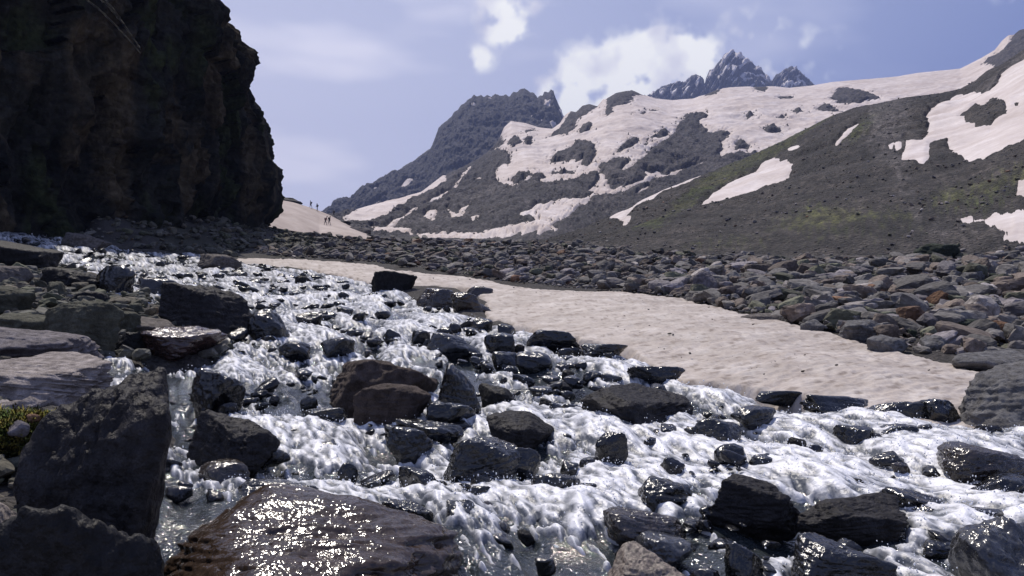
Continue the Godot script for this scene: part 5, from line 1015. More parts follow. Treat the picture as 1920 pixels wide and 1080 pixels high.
func make_water() -> void:
	var w1 := nz(201, 0.42, 2)
	var w2 := nz(202, 1.0, 3)
	var w3 := nz(203, 1.0, 3)
	var nx := 860
	var ny := 540
	var v := PackedVector3Array()
	var c := PackedColorArray()
	var keep := PackedByteArray()
	var extra := PackedFloat32Array()
	v.resize(nx * ny)
	c.resize(nx * ny)
	keep.resize(nx * ny)
	extra.resize(nx * ny)
	var r0 := pow(3.3, -0.5)
	var r1 := pow(47.0, -0.5)
	var u0 := -0.72
	var u1 := 0.72
	# water breaks white round every stone that stands in it
	for r in ROCKS:
		if r[14] == 0:
			continue
		var rx: float = r[0]
		var rd: float = -r[2]
		var rad: float = r[3] * 0.5
		var reach := rad * 1.9 + 0.15
		for j in ny:
			var d := pow(lerpf(r0, r1, float(j) / (ny - 1)), -2.0)
			if absf(d - rd) > reach:
				continue
			var i0 := int(((rx - reach) / (d + 1.0) - u0) / (u1 - u0) * (nx - 1))
			var i1 := int(((rx + reach) / (d + 1.0) - u0) / (u1 - u0) * (nx - 1)) + 1
			for i in range(maxi(0, i0), mini(nx, i1)):
				var x := lerpf(u0, u1, float(i) / (nx - 1)) * (d + 1.0)
				var q := Vector2(x - rx, (d - rd) * 1.1).length()
				var t := clampf(1.0 - absf(q - rad * 1.12) / (rad * 0.65 + 0.1), 0.0, 1.0)
				extra[j * nx + i] = maxf(extra[j * nx + i], t * 0.5)
	var wv := PackedVector3Array()
	wv.resize(nx * ny)
	var white := []
	for j in ny:
		var d := pow(lerpf(r0, r1, float(j) / (ny - 1)), -2.0)
		for i in nx:
			var k := j * nx + i
			var x := lerpf(u0, u1, float(i) / (nx - 1)) * (d + 1.0)
			var s := look(f_stream, x, d)
			keep[k] = 1 if s > -0.5 else 0
			if s <= -0.5:
				continue
			var a := flow_noise(w1, x, d, 0.8, 1.5)
			var b := flow_noise(w2, x, d, 0.66, 1.75)
			var e := flow_noise(w3, x + 7.0, d, 2.9, 5.8)
			var g := flow_noise(w3, x - 31.0, d, 4.8, 14.0)
			e /= 1.0 + d * d * 0.003
			var y := height(x, d) - 0.22 * smoothstep(0.1, -0.4, s) + a * 0.15 + b * 0.085 + e * 0.020 + g * 0.004 - 0.03
			wv[k] = Vector3(x, y, -d)
			var f := -0.03 + a * 0.8 + b * 1.0 + e * 0.62 + g * 0.5 + extra[k]
			for q in ROUGH.size() / 4:
				var p: float = (x - ROUGH[4 * q]) / ROUGH[4 * q + 2]
				if p > 2.2 or p < -2.2:
					continue
				var m: float = (d - ROUGH[4 * q + 1]) / ROUGH[4 * q + 2]
				if m > 2.2 or m < -2.2:
					continue
				f += ROUGH[4 * q + 3] * exp(-p * p - m * m)
			var up := clampf(f * 0.11, -0.06, 0.03)
			if f > 0.0:
				up += minf(f, 0.8) * (0.006 * g / (1.0 + d * d * 0.01) + 0.022 * e)
			v[k] = Vector3(x, y + up, -d)
			var t := clampf(f * 0.62 + 0.06 + g * 0.95 + e * 0.45, 0.0, 1.0)
			c[k] = Color(.09, .10, .118).lerp(Color(.82, .825, .85), t)
			if f > 0.22 and s > 0.0 and (i * 7 + j * 13) % 5 == 0:
				white.append(k)
			if f < -0.5:
				keep[k] = 2
	for k in keep.size():
		if keep[k] == 2:
			keep[k] = 1
	tag(put("stream_water", sheet_mesh(nx, ny, wv, PackedColorArray(), keep, Vector3.UP), mats.water), "dark clear water of the stream tumbling between the rocks", "stream", "", "structure")
	tag(put("white_water", sheet_mesh(nx, ny, v, c, keep, Vector3.UP), mats.foam), "white foam riding on the rushing stream", "foam", "", "stuff")
	# spray thrown up from the white water
	var ball := SphereMesh.new()
	ball.radius = 0.5
	ball.height = 1.0
	ball.radial_segments = 6
	ball.rings = 3
	var mm := MultiMesh.new()
	mm.transform_format = MultiMesh.TRANSFORM_3D
	mm.mesh = ball
	var want := mini(9000, white.size())
	mm.instance_count = want
	for q in want:
		var k: int = white[rng.randi() % white.size()]
		var p := v[k]
		var z := rng.randf()
		var sz := (0.003 + 0.007 * z * z) * (0.6 + 0.1 * -p.z)
		p += Vector3(rng.randf_range(-.03, .03), rng.randf() * rng.randf() * 0.09, rng.randf_range(-.03, .03))
		mm.set_instance_transform(q, Transform3D(Basis.from_scale(Vector3(sz, sz * rng.randf_range(0.8, 1.6), sz)), p))
	var o := MultiMeshInstance3D.new()
	o.name = "spray"
	o.multimesh = mm
	o.material_override = mats.drop
	add_child(o)
	tag(o, "fine drops of spray leaping from the white water", "spray", "", "stuff")

# ------------------------------------------------------------ rubble nobody could count
func stone_tone() -> Color:
	var q := rng.randf()
	var g := rng.randf_range(0.6, 1.9)
	if q < 0.46:
		return Color(.157, .147, .137) * g
	if q < 0.70:
		return Color(.168, .134, .11) * g
	if q < 0.84:
		return Color(.20, .182, .19) * g
	if q < 0.93:
		return Color(.12, .122, .08) * g
	if q < 0.98:
		return Color(.34, .31, .29) * g
	return Color(.19, .105, .06) * g

func scatter(root: Node3D, spots: Array, skin := "rubble") -> void:
	var kinds := 6
	for m in kinds:
		var part := []
		for k in range(m, spots.size(), kinds):
			part.append(spots[k])
		var mm := MultiMesh.new()
		mm.transform_format = MultiMesh.TRANSFORM_3D
		mm.use_colors = true
		mm.mesh = stone_mesh(900 + m, Vector3(1.25, 0.62, 0.85), [rng.randf_range(-.4, .2), .15, .7], 2, skin == "wet_rubble", skin == "wet_rubble")
		mm.instance_count = part.size()
		for k in part.size():
			mm.set_instance_transform(k, part[k][0])
			mm.set_instance_color(k, part[k][1])
		var o := MultiMeshInstance3D.new()
		o.name = "rubble"
		o.multimesh = mm
		o.material_override = mats[skin]
		root.add_child(o, true)

func lying(size: float) -> Basis:
	return Basis.from_euler(Vector3(rng.randf_range(-.35, .35), rng.randf() * TAU, rng.randf_range(-.1, .5))) * Basis.from_scale(Vector3(size * rng.randf_range(0.8, 1.2), size * rng.randf_range(0.6, 1.2), size))

func make_rubble() -> void:
	var spots := []
	var tries := 0
	while spots.size() < 24000 and tries < 200000:
		tries += 1
		var b := lerpf(log(12.0), log(260.0), pow(rng.randf(), 0.9))
		var d := exp(b) - 6.0
		var x := rng.randf_range(-0.42, 0.75) * (d + 6.0)
		if look(f_scree, x, d) < 0.0:
			continue
		var z := rng.randf()
		var s := (0.06 + 0.34 * pow(z, 6.0)) * pow(maxf(d, 10.0) / 16.0, 0.5)
		s *= lerpf(1.0, 1.8, smoothstep(1.0, 9.0, x) * smoothstep(45.0, 14.0, d)) * (1.0 if rng.randf() < 0.7 else 0.45)
		spots.append([Transform3D(lying(s), Vector3(x, height(x, d) + rng.randf_range(-.12, .05) * s + 0.02, -d)), stone_tone() * lerpf(1.1, 0.95, smoothstep(15.0, 45.0, d))])
	var root := Node3D.new()
	root.name = "scree_rubble"
	add_child(root)
	tag(root, "grey and brown rubble of the scree field between the larger stones", "scree", "", "stuff")
	scatter(root, spots)
	spots = []
	tries = 0
	while spots.size() < 6500 and tries < 160000:
		tries += 1
		var d := exp(lerpf(log(9.0), log(95.0), rng.randf())) - 6.0
		var x := rng.randf_range(-0.75, 0.0) * (d + 6.0)
		var near := maxf(maxf(look(f_rubble, x, d), look(f_bank, x, d)), look(f_near, x, d))
		var heap := apron(x, d)
		if near < 0.0 and heap < 0.08:
			continue
		var z := rng.randf()
		var s := (0.06 + 0.24 * z * z) * pow(maxf(d, 4.0) / 14.0, 0.5)
		spots.append([Transform3D(lying(s), Vector3(x, height(x, d) + heap + 0.02, -d)), stone_tone().lerp(Color(.085, .095, .045), 0.5)])
	root = Node3D.new()
	root.name = "bank_rubble"
	add_child(root)
	tag(root, "mossy rubble of the left bank and the cliff foot", "rubble", "", "stuff")
	scatter(root, spots)

func stream_stones() -> void:
	var spots := []
	var clump := nz(321, 0.5, 3)
	var tries := 0
	while spots.size() < 850 and tries < 90000:
		tries += 1
		var d := exp(lerpf(log(10.0), log(48.0), pow(rng.randf(), 0.85))) - 6.0
		var x := rng.randf_range(-0.5, 0.5) * (d + 6.0)
		if look(f_stream, x, d) < 0.05 or clump.get_noise_2d(x, d) < rng.randf_range(-.15, .4):
			continue
		var z := rng.randf()
		var s := (0.05 + 0.17 * z * z * z) * pow(d / 8.0, 0.4)
		spots.append([Transform3D(lying(s), Vector3(x, height(x, d) - 0.16 * s - 0.02 + rng.randf() * 0.05, -d)), Color(.012, .012, .014) * rng.randf_range(0.7, 2.2)])
	var root := Node3D.new()
	root.name = "stream_pebbles"
	add_child(root)
	tag(root, "small black half-drowned stones all over the stream bed", "stones", "", "stuff")
	scatter(root, spots, "wet_rubble")

func snow_grit() -> void:
	var spots := []
	var clump := nz(311, 0.35, 3)
	var tries := 0
	while spots.size() < 160 and tries < 60000:
		tries += 1
		var d := exp(lerpf(log(13.0), log(52.0), rng.randf())) - 6.0
		var x := rng.randf_range(-0.35, 0.6) * (d + 6.0)
		if look(f_snow, x, d) < 0.25 or clump.get_noise_2d(x, d) < rng.randf_range(-.1, .5):
			continue
		var z := rng.randf()
		var s := (0.008 + 0.05 * pow(z, 8.0)) * pow(d / 10.0, 0.6)
		spots.append([Transform3D(lying(s), Vector3(x, height(x, d) + 0.09 + 0.06 * smoothstep(0.1, 2.4, look(f_snow, x, d)), -d)), stone_tone() * 0.6])
	var root := Node3D.new()
	root.name = "snow_grit"
	add_child(root)
	tag(root, "grit and small stones melted into the dirty snow tongue", "grit", "", "stuff")
	scatter(root, spots)

func hill_stones(m: Dictionary) -> void:
	var spots := []
	var nx: int = m.nx
	var ny: int = m.ny
	var v: PackedVector3Array = m.v
	var sn: PackedFloat32Array = m.snow
	var clump := nz(303, 0.03, 3)
	while spots.size() < 13000:
		var f := rng.randf()
		var j := int(f * f * (ny - 2))
		var i := rng.randi() % (nx - 2)
		if sn[j * nx + i] > -1.0:
			continue
		var p := v[j * nx + i].lerp(v[(j + 1) * nx + i + 1], rng.randf()).lerp(v[j * nx + i + 1], rng.randf())
		if clump.get_noise_3dv(p) < rng.randf_range(-.4, .15):
			continue
		var z := rng.randf()
		var s := (0.06 + 0.26 * pow(z, 9.0)) * pow(-p.z / 60.0, 0.4)
		spots.append([Transform3D(lying(s), p), stone_tone() * 1.1])
	var root := Node3D.new()
	root.name = "hillside_stones"
	add_child(root)
	tag(root, "small stones strewn over the dark hillside", "stones", "", "stuff")
	scatter(root, spots)

# ------------------------------------------------------------ cliff
func make_cliff() -> void:
	# foot of the wall from the near end to its far nose, then round behind: x, d, height of the wall
	var foot := [[-46.0, 14.0, 15.0], [-33.0, 24.0, 16.0], [-27.0, 34.0, 17.0], [-23.2, 42.0, 18.5], [-21.0, 50.0, 21.0], [-20.6, 58.0, 24.0], [-20.9, 64.0, 27.0]]
	var nx := 400
	var ny := 230
	var big := nz(401, 0.075, 3, FastNoiseLite.TYPE_SIMPLEX_SMOOTH, FastNoiseLite.FRACTAL_RIDGED)
	var mid := nz(402, 0.25, 4)
	var fine := nz(403, 0.9, 4)
	var cells := nz(406, 0.3, 1, FastNoiseLite.TYPE_CELLULAR)
	cells.cellular_return_type = FastNoiseLite.RETURN_CELL_VALUE
	cells.cellular_jitter = 1.0
	var tint := nz(404, 0.16, 4)
	var tint2 := nz(405, 0.33, 3)
	var v := PackedVector3Array()
	var c := PackedColorArray()
	v.resize(nx * ny)
	c.resize(nx * ny)
	var front := int(nx * 0.8)
	for i in nx:
		for j in ny:
			var k := j * nx + i
			var h := float(j) / (ny - 1)
			var t := clampf(h / 0.86, 0.0, 1.0)
			var over := clampf((h - 0.86) / 0.14, 0.0, 1.0)
			# the edge of the nose at this height
			var nb := NOSE[1] as float
			var nt := NOSE[NOSE.size() - 1] as float
			var ny_ := lerpf(nb - 2.0, nt, t)
			var q := 0
			while q < NOSE.size() / 2 - 2 and NOSE[2 * q + 3] < ny_:
				q += 1
			var ff := clampf((ny_ - NOSE[2 * q + 1]) / maxf(NOSE[2 * q + 3] - NOSE[2 * q + 1], 0.01), 0.0, 1.0)
			var edge := Vector3(lerpf(NOSE[2 * q], NOSE[2 * q + 2], ff), ny_, -70.0)
			var p: Vector3
			var out := Vector3(0.86, 0.0, 0.5)
			if i < front:
				var u := float(i) / (front - 1)
				var w := u * foot.size()
				var n := mini(int(w), foot.size() - 1)
				var f := w - n
				var a: Array = foot[n]
				var base := Vector3(a[0], 0, -a[1])
				var pa := base + Vector3(0, height(a[0], a[1]) - 2.0 + (a[2] + 2.0) * t, 0) + Vector3(1.6 * sin(t * 2.6), 0, 0.6 * t)
				var pb := edge
				if n + 1 < foot.size():
					var b: Array = foot[n + 1]
					pb = Vector3(b[0], height(b[0], b[1]) - 2.0 + (b[2] + 2.0) * t, -b[1]) + Vector3(1.6 * sin(t * 2.6), 0, 0.6 * t)
				p = pa.lerp(pb, f)
				var lean := smoothstep(0.5, 0.97, u)
				p.x += (minf(edge.x - NOSE[0], 1.0) - 1.6 * sin(t * 2.6)) * lean * (1.0 - smoothstep(0.985, 1.0, u))
				var hold := clampf((1.0 - u) * 12.0, 0.0, 1.0)
				var dsp := (big.get_noise_3d(p.x, p.y * 0.7, p.z) * 2.2 - absf(mid.get_noise_3d(p.x, p.y * 0.45, p.z)) * 2.6) * (0.12 + 0.88 * hold) + (absf(fine.get_noise_3d(p.x, p.y * 0.6, p.z)) * 0.7 - 0.15)
				var warp := mid.get_noise_3d(p.z, p.x, p.y) * 2.0
				var block := cells.get_noise_3d(p.x + warp, p.y * 0.55 + p.z * 0.25 + warp, p.z * 0.8) * 1.15 + cells.get_noise_3d(p.x * 2.3 + 40.0, p.y * 1.5 - p.z * 0.6 + warp, p.z * 2.3) * 0.5
				p += out * (dsp + block * (0.25 + 0.75 * hold) - 0.7)
			else:
				var u := float(i - front + 1) / (nx - front)
				p = edge + Vector3(-26.0 * u * u - 0.6, 0, -22.0 * sin(u * PI * 0.5))
				p += Vector3(0.6, 0, 0) * (fine.get_noise_3d(p.x, p.y, p.z) + mid.get_noise_3d(p.x, p.y, p.z)) * clampf(u * 6.0, 0.3, 1.0)
			p += Vector3(-16.0 * over, 2.0 * over - 0.6 * over * over, -5.0 * over)
			v[k] = p
			var a1 := tint.get_noise_3d(p.x * 1.4, p.y * 0.45, p.z)
			var a2 := tint2.get_noise_3d(p.x, p.y * 0.5, p.z)
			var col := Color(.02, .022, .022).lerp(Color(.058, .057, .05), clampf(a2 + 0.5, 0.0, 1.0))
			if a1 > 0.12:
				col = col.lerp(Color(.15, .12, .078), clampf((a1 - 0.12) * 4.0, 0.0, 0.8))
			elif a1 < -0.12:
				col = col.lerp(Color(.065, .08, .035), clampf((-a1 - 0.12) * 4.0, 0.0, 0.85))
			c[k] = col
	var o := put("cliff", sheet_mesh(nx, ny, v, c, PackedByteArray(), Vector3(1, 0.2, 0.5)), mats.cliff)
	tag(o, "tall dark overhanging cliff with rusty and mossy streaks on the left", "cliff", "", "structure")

func tube(pts: Array, r0: float, r1: float) -> ArrayMesh:
	var v := PackedVector3Array()
	var n := PackedVector3Array()
	var ix := PackedInt32Array()
	var m := pts.size()
	for k in m:
		var f := float(k) / (m - 1)
		var dir: Vector3 = (pts[mini(k + 1, m - 1)] - pts[maxi(k - 1, 0)]).normalized()
		var a := dir.cross(Vector3(0, 0, 1)).normalized()
		var b := dir.cross(a)
		for q in 6:
			var e := a * cos(TAU * q / 6.0) + b * sin(TAU * q / 6.0)
			v.append(pts[k] + e * lerpf(r0, r1, f) * (1.0 + 0.3 * sin(k * 2.3 + q)))
			n.append(e)
	for k in m - 1:
		for q in 6:
			var p := k * 6 + q
			var s := k * 6 + (q + 1) % 6
			ix.append_array(PackedInt32Array([p, s, p + 6, s, s + 6, p + 6]))
	return array_mesh(v, n, PackedColorArray(), ix)

func make_trickle() -> void:
	var root := Node3D.new()
	root.name = "water_trickle"
	add_child(root)
	tag(root, "thin bright trickle of water falling in an arc from the cliff top", "waterfall")
	for s in 3:
		var pts := []
		for k in 30:
			var f := k / 29.0
			var at_x: float = lerpf([-17.96, -17.5, -17.19][s], -15.26, f)
			var at_y: float = [13.78, 13.99, 13.92][s] - 2.45 * pow(f, 1.35)
			pts.append(Vector3(at_x + rng.randf_range(-.02, .02), at_y, -35.0 + rng.randf_range(-.03, .03)))
		put("strand", tube(pts, 0.045, 0.02), mats.drop, root)

# ------------------------------------------------------------ moss on the left bank
func make_moss(at: Vector3, size: Vector3) -> void:
	var v := PackedVector3Array()
	var n := PackedVector3Array()
	var c := PackedColorArray()
	var ix := PackedInt32Array()
	var base := stone_mesh(881, size, [0.1, 0.1, 0.9], 3, false)
	var arrs := base.surface_get_arrays(0)
	var bv: PackedVector3Array = arrs[Mesh.ARRAY_VERTEX]
	var bn: PackedVector3Array = arrs[Mesh.ARRAY_NORMAL]
	var hue := nz(882, 7.0, 3)
	for k in bv.size():
		if bv[k].y < size.y * 0.2:
			continue
		for q in 16:
			var p := bv[k] + Vector3(rng.randfn(), rng.randfn(), rng.randfn()) * 0.02
			var up := (bn[k] + Vector3(rng.randfn() * .6, rng.randfn() * .4 + .5, rng.randfn() * .6)).normalized()
			var side := up.cross(Vector3(rng.randfn(), rng.randfn(), rng.randfn())).normalized() * 0.006
			var l := rng.randf_range(0.008, 0.02) + (0.03 if rng.randf() < 0.06 else 0.0)
			var t := clampf(hue.get_noise_3dv(p) * 1.6 + 0.45, 0.0, 1.0)
			var col := Color(.05, .085, .012).lerp(Color(.17, .13, .02), t) * rng.randf_range(0.7, 1.3)
			var s := v.size()
			for w in [p - side, p + side, p + up * l]:
				v.append(w)
				n.append(up.lerp(bn[k], 0.5).normalized())
				c.append(col)
			ix.append_array(PackedInt32Array([s, s + 1, s + 2]))
	var root := Node3D.new()
	root.name = "moss_clump"
	add_child(root)
	root.position = at
	tag(root, "clump of green and yellow moss among pale stones at the left edge", "moss")
	var soil := put("soil", base, mats.mossy, root)
	soil.set_meta("label", "dark mossy soil mound")
	put("moss_blades", array_mesh(v, n, c, ix), mats.moss, root)

# ------------------------------------------------------------ hikers
# bones: from, to, radius at each end, colour index; one continuous skin over all of them
func figure(bones: Array, cols: Array, cell: float) -> ArrayMesh:
	var lo := Vector3.ONE * 1e9
	var hi := -lo
	for b in bones:
		for e in 2:
			lo = lo.min(b[e] - Vector3.ONE * (b[2 + e] + 0.08))
			hi = hi.max(b[e] + Vector3.ONE * (b[2 + e] + 0.08))
	var nx := int((hi.x - lo.x) / cell) + 2
	var ny := int((hi.y - lo.y) / cell) + 2
	var nz_ := int((hi.z - lo.z) / cell) + 2
	var g := PackedFloat32Array()
	g.resize(nx * ny * nz_)
	var own := PackedByteArray()
	own.resize(nx * ny * nz_)
	for z in nz_:
		for y in ny:
			for x in nx:
				var p := lo + Vector3(x, y, z) * cell
				var acc := 0.0
				var best := 1e9
				var who := 0
				for b in bones:
					var a: Vector3 = b[0]
					var ab: Vector3 = b[1] - a
					var t := clampf((p - a).dot(ab) / maxf(ab.length_squared(), 1e-9), 0.0, 1.0)
					var d: float = (p - a - ab * t).length() - lerpf(b[2], b[3], t)
					acc += exp(-d * 45.0)
					if d < best:
						best = d
						who = b[4]
				var k := (z * ny + y) * nx + x
				g[k] = -log(acc + 1e-30) / 45.0
				own[k] = who
	var id := {}
	var v := PackedVector3Array()
	var c := PackedColorArray()
	var ix := PackedInt32Array()
	var step := [0, 1, nx, nx + 1, nx * ny, nx * ny + 1, nx * ny + nx, nx * ny + nx + 1]
	for z in nz_ - 1:
		for y in ny - 1:
			for x in nx - 1:
				var k := (z * ny + y) * nx + x
				var ins := 0
				var sum := Vector3.ZERO
				var cnt := 0
				for e in 8:
					if g[k + step[e]] < 0.0:
						ins += 1
				if ins == 0 or ins == 8:
					continue
				for e in [[0, 1], [2, 3], [4, 5], [6, 7], [0, 2], [1, 3], [4, 6], [5, 7], [0, 4], [1, 5], [2, 6], [3, 7]]:
					var ga := g[k + step[e[0]]]
					var gb := g[k + step[e[1]]]
					if (ga < 0.0) != (gb < 0.0):
						var pa := Vector3(e[0] & 1, (e[0] >> 1) & 1, e[0] >> 2)
						var pb := Vector3(e[1] & 1, (e[1] >> 1) & 1, e[1] >> 2)
						sum += pa.lerp(pb, ga / (ga - gb))
						cnt += 1
				id[k] = v.size()
				v.append(lo + (Vector3(x, y, z) + sum / cnt) * cell)
				c.append(cols[own[k]])
	for z in range(1, nz_ - 1):
		for y in range(1, ny - 1):
			for x in range(1, nx - 1):
				var k := (z * ny + y) * nx + x
				for ax in [[1, nx, nx * ny], [nx, nx * ny, 1], [nx * ny, 1, nx]]:
					if (g[k] < 0.0) != (g[k + ax[0]] < 0.0):
						var q := [k, k - ax[1], k - ax[1] - ax[2], k - ax[2]]
						if id.has(q[0]) and id.has(q[1]) and id.has(q[2]) and id.has(q[3]):
							if g[k] < 0.0:
								ix.append_array(PackedInt32Array([id[q[0]], id[q[2]], id[q[1]], id[q[0]], id[q[3]], id[q[2]]]))
							else:
								ix.append_array(PackedInt32Array([id[q[0]], id[q[1]], id[q[2]], id[q[0]], id[q[2]], id[q[3]]]))
	var n := PackedVector3Array()
	n.resize(v.size())
	for f in ix.size() / 3:
		var q := (v[ix[3 * f + 2]] - v[ix[3 * f]]).cross(v[ix[3 * f + 1]] - v[ix[3 * f]])
		for e in 3:
			n[ix[3 * f + e]] += q
	for k in n.size():
		n[k] = n[k].normalized()
	return array_mesh(v, n, c, ix)

func on_side(m: Dictionary, s: float, t: float) -> Vector3:
	var v: PackedVector3Array = m.v
	return v[clampi(int(t * (m.ny - 1)), 0, m.ny - 1) * m.nx + clampi(int(s * (m.nx - 1)), 0, m.nx - 1)]

func slope_rocks(m: Dictionary) -> void:
	var rocks := [[.60, .93, 5.2, 2.2, "long grey rock on the right shoulder of the hikers' snow slope"], [.53, .97, 3.0, 1.4, "dark rock on the snow crest just right of the lowest hiker"], [.66, .80, 2.6, 1.3, "blunt dark rock at the lower right end of the snow slope"], [.24, 1.0, 9.0, 1.8, "dark rocky knob on the snow crest beside the cliff"], [.58, .70, 0.9, 0.6, "small dark stone alone on the snow slope below the long grey rock"]]
	for k in rocks.size():
		var r: Array = rocks[k]
		var o := put("boulder", stone_mesh(970 + k, Vector3(r[2], r[3], r[2] * 0.6), [.3, .0, .75], 3), mats.dry if k == 0 else mats.damp)
		o.position = on_side(m, r[0], r[1]) - Vector3(0, r[3] * 0.35, 0)
		tag(o, r[4], "boulder", "rocks on the hikers' snow slope")

func make_hikers(m: Dictionary) -> void:
	var coats := [Color(.03, .032, .05), Color(.05, .05, .06), Color(.10, .018, .016), Color(.022, .02, .022), Color(.03, .03, .035)]
	var labels := ["hiker in dark blue leading along the snow crest, leftmost of the group", "hiker in grey with a backpack, second on the snow crest", "hiker in a dark red jacket climbing the snow below the crest", "hiker in black beside the red jacket on the snow slope", "distant hiker in dark clothes, lowest and rightmost on the snow crest"]
	for i in 5:
		var s := 0.30 if i % 2 == 0 else -0.26
		var lean := [0.05, 0.0, 0.22, 0.12, 0.1][i] as float
		var skin := 0
		var hip := Vector3(0, .93, 0)
		var neck := Vector3(lean, 1.46, 0)
		var head := neck + Vector3(.03 + lean * .3, .18, 0)
		var b := [
			[hip + Vector3(0, 0, 0), Vector3(lean * .5, 1.2, 0), .145, .15, 1], [Vector3(lean * .5, 1.2, 0), neck - Vector3(0, .06, 0), .155, .11, 1],
			[neck + Vector3(0, .04, -.17) - Vector3(0, .08, 0), neck + Vector3(0, -.04, .17), .07, .07, 1],
			[neck, head, .052, .055, 0], [head, head + Vector3(.015, .06, 0), .088, .095, 3], [head + Vector3(.09, -.01, 0), head + Vector3(.115, -.025, 0), .018, .014, 0],
			[Vector3(0, .92, -.09), Vector3(s * .55, .50, -.10), .092, .062, 2], [Vector3(s * .55, .50, -.10), Vector3(s * .8, .08, -.1), .06, .042, 2], [Vector3(s * .8, .05, -.1), Vector3(s * .8 + .15, .04, -.11), .045, .035, 3],
			[Vector3(0, .92, .09), Vector3(-s * .35, .50, .10), .092, .062, 2], [Vector3(-s * .35, .50, .10), Vector3(-s * .8, .08, .1), .06, .042, 2], [Vector3(-s * .8, .05, .1), Vector3(-s * .8 + .15, .04, .11), .045, .035, 3],
			[neck + Vector3(0, -.06, -.2), neck + Vector3(-s * .3, -.34, -.24), .05, .042, 1], [neck + Vector3(-s * .3, -.34, -.24), neck + Vector3(-s * .3 + .16, -.52, -.22), .04, .03, 1], [neck + Vector3(-s * .3 + .16, -.52, -.22), neck + Vector3(-s * .3 + .21, -.59, -.21), .035, .028, 0],
			[neck + Vector3(0, -.06, .2), neck + Vector3(s * .3, -.34, .24), .05, .042, 1], [neck + Vector3(s * .3, -.34, .24), neck + Vector3(s * .3 + .16, -.52, .22), .04, .03, 1], [neck + Vector3(s * .3 + .16, -.52, .22), neck + Vector3(s * .3 + .21, -.59, .21), .035, .028, 0]]
		var root := Node3D.new()
		root.name = numbered("person")
		add_child(root)
		put("body", figure(b, [Color(.30, .17, .11), coats[i], Color(.025, .026, .032), Color(.016, .014, .013)], 0.042), mats.cloth, root)
		var pack := stone_mesh(940 + i, Vector3(.24, .5, .34), [0, 0, .95], 2, false)
		var pk := put("backpack", pack, mats.damp if i != 2 else mats.red, root)
		pk.position = Vector3(lean * .5 - .21, .98, 0)
		root.position = on_side(m, HIKERS[2 * i], HIKERS[2 * i + 1]) + Vector3(0, 0.42, 0)
		root.rotation.y = [PI, PI * 0.9, 0.25, 0.7, PI * 1.1][i]
		root.scale = Vector3.ONE
		tag(root, labels[i], "person", "hikers on the snow slope")

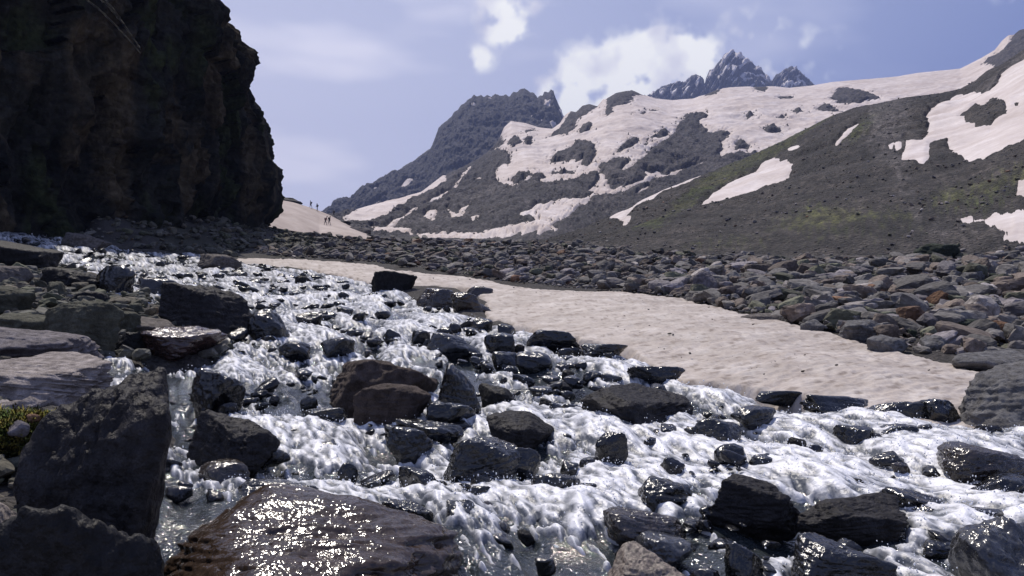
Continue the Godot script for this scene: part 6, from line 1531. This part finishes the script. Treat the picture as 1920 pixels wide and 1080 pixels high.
# ------------------------------------------------------------ build
func _ready() -> void:
	rng.seed = 20
	var cam := Camera3D.new()
	cam.position = Vector3(0, EYE, 0)
	cam.fov = 37.35
	cam.near = 0.05
	cam.far = 12000.0
	cam.current = true
	add_child(cam)
	var env := Environment.new()
	var sm := PanoramaSkyMaterial.new()
	sm.panorama = make_sky()
	var sky := Sky.new()
	sky.sky_material = sm
	env.background_mode = Environment.BG_SKY
	env.sky = sky
	env.background_energy_multiplier = 1.12
	env.tonemap_mode = Environment.TONE_MAPPER_LINEAR
	env.tonemap_exposure = 1.0
	env.fog_enabled = true
	env.fog_density = 0.0002
	env.fog_light_color = Color(0.70, 0.76, 0.95)
	env.sdfgi_enabled = true
	env.ssao_enabled = true
	env.ssil_enabled = true
	var we := WorldEnvironment.new()
	we.environment = env
	add_child(we)
	var sun := DirectionalLight3D.new()
	sun.light_energy = 1.35
	sun.light_color = Color(1.0, 0.965, 0.92)
	sun.light_angular_distance = 0.5
	sun.shadow_enabled = true
	sun.rotation = Vector3(deg_to_rad(-SUN_EL), deg_to_rad(180.0 - SUN_AZ), 0)
	add_child(sun)
	print("sky ", Time.get_ticks_msec())

	make_relief()
	f_stream = outline(STREAM_LINE)
	f_snow = outline(SNOW_LINE)
	f_scree = outline(SCREE_LINE)
	f_rubble = outline(RUBBLE_LINE)
	f_bank = outline(BANK_LINE)
	f_near = outline(NEAR_LINE)
	make_materials()
	print("relief ", Time.get_ticks_msec())
	make_ground()
	make_snow_tongue()
	print("ground ", Time.get_ticks_msec())
	mountain("far_peak", PEAK, PEAK_SNOW, {"nx": 320, "ny": 120, "seed": 510, "freq": 0.009, "rough": 17.0, "fine": 8.0, "roll": 20.0, "jag": 5.0, "edge": 7.0, "start": -1.3, "thick": 7.0, "rock_a": Color(.05, .052, .06), "rock_b": Color(.085, .085, .092), "snow_a": Color(.80, .79, .80), "snow_b": Color(.72, .70, .70), "rock_mat": "ridge_rock", "snow_mat": "far_snow"}, "far pointed grey peaks dusted with snow under the cloud")
	mountain("jagged_ridge", RIDGE, RIDGE_SNOW, {"nx": 380, "ny": 170, "seed": 520, "freq": 0.014, "rough": 9.0, "fine": 2.2, "roll": 10.0, "jag": 1.2, "edge": 3.0, "start": -4.2, "thick": 4.0, "rock_a": Color(.034, .035, .038), "rock_b": Color(.062, .062, .066), "snow_a": Color(.72, .68, .67), "snow_b": Color(.62, .57, .55), "rock_mat": "ridge_rock", "snow_mat": "far_snow"}, "dark jagged rock ridge in blue haze behind the snow slopes")
	mountain("snow_mountain", SNOW_MOUNTAIN, SNOW_MOUNTAIN_PATCHES, {"nx": 900, "ny": 270, "seed": 530, "freq": 0.02, "rough": 2.6, "fine": 0.9, "roll": 6.0, "jag": 0.35, "edge": 3.6, "spots": 1, "start": 20.0, "thick": 0.8, "rock_a": Color(.045, .042, .044), "rock_b": Color(.088, .08, .078), "snow_a": Color(.74, .69, .665), "snow_b": Color(.62, .555, .515), "rock_mat": "far_rock", "snow_mat": "far_snow"}, "broad snow-covered mountain side with dark rock outcrops")
	var hill := mountain("scree_hill", HILL, HILL_PATCHES, {"nx": 560, "ny": 220, "seed": 540, "freq": 0.035, "rough": 1.0, "fine": 0.35, "roll": 2.5, "full": 220.0, "jag": 0.12, "edge": 1.6, "start": -20.0, "thick": 0.35, "rock_a": Color(.030, .027, .024), "rock_b": Color(.070, .062, .057), "snow_a": Color(.74, .70, .69), "snow_b": Color(.64, .59, .575), "rock_mat": "hill_ground", "snow_mat": "far_snow"}, "dark green-grey scree hillside on the right with snow patches")
	var slope := mountain("snow_slope", SLOPE, [], {"nx": 200, "ny": 90, "seed": 550, "freq": 0.03, "rough": 1.0, "fine": 0.4, "roll": 1.5, "jag": 0.3, "edge": 3.0, "start": 20.0, "thick": 0.5, "rock_a": Color(.05, .046, .044), "rock_b": Color(.07, .064, .06), "snow_a": Color(.48, .42, .38), "snow_b": Color(.36, .30, .26), "rock_mat": "far_rock", "snow_mat": "far_snow"}, "brownish snow slope beyond the cliff with hikers on it")
	print("mountains ", Time.get_ticks_msec())
	make_cliff()
	make_water()
	print("water ", Time.get_ticks_msec())
	make_rocks()
	print("rocks ", Time.get_ticks_msec())
	make_rubble()
	stream_stones()
	snow_grit()
	hill_stones(hill)
	make_moss(Vector3(-3.02, height(-3.02, 5.3) - 0.05, -5.3), Vector3(.52, .36, .4))
	for q in [[-2.96, -5.12, .13, .10, "lilac", "small rounded grey stone lying in the moss"], [-2.93, -5.22, .08, .07, "rust", "small orange pebble on top of the moss"]]:
		var o := put("stone", stone_mesh(991 + int(q[2] * 100), Vector3(q[2], q[3], q[2] * .8), [.1, .1, .9], 3, true, true), mats[q[4]])
		o.position = Vector3(q[0], height(q[0], 5.3) + 0.22 + (0.06 if q[4] == "rust" else 0.0), q[1])
		tag(o, q[5], "stone", "stones in the moss")
	make_trickle()
	make_hikers(slope)
	slope_rocks(slope)
	print("done ", Time.get_ticks_msec())
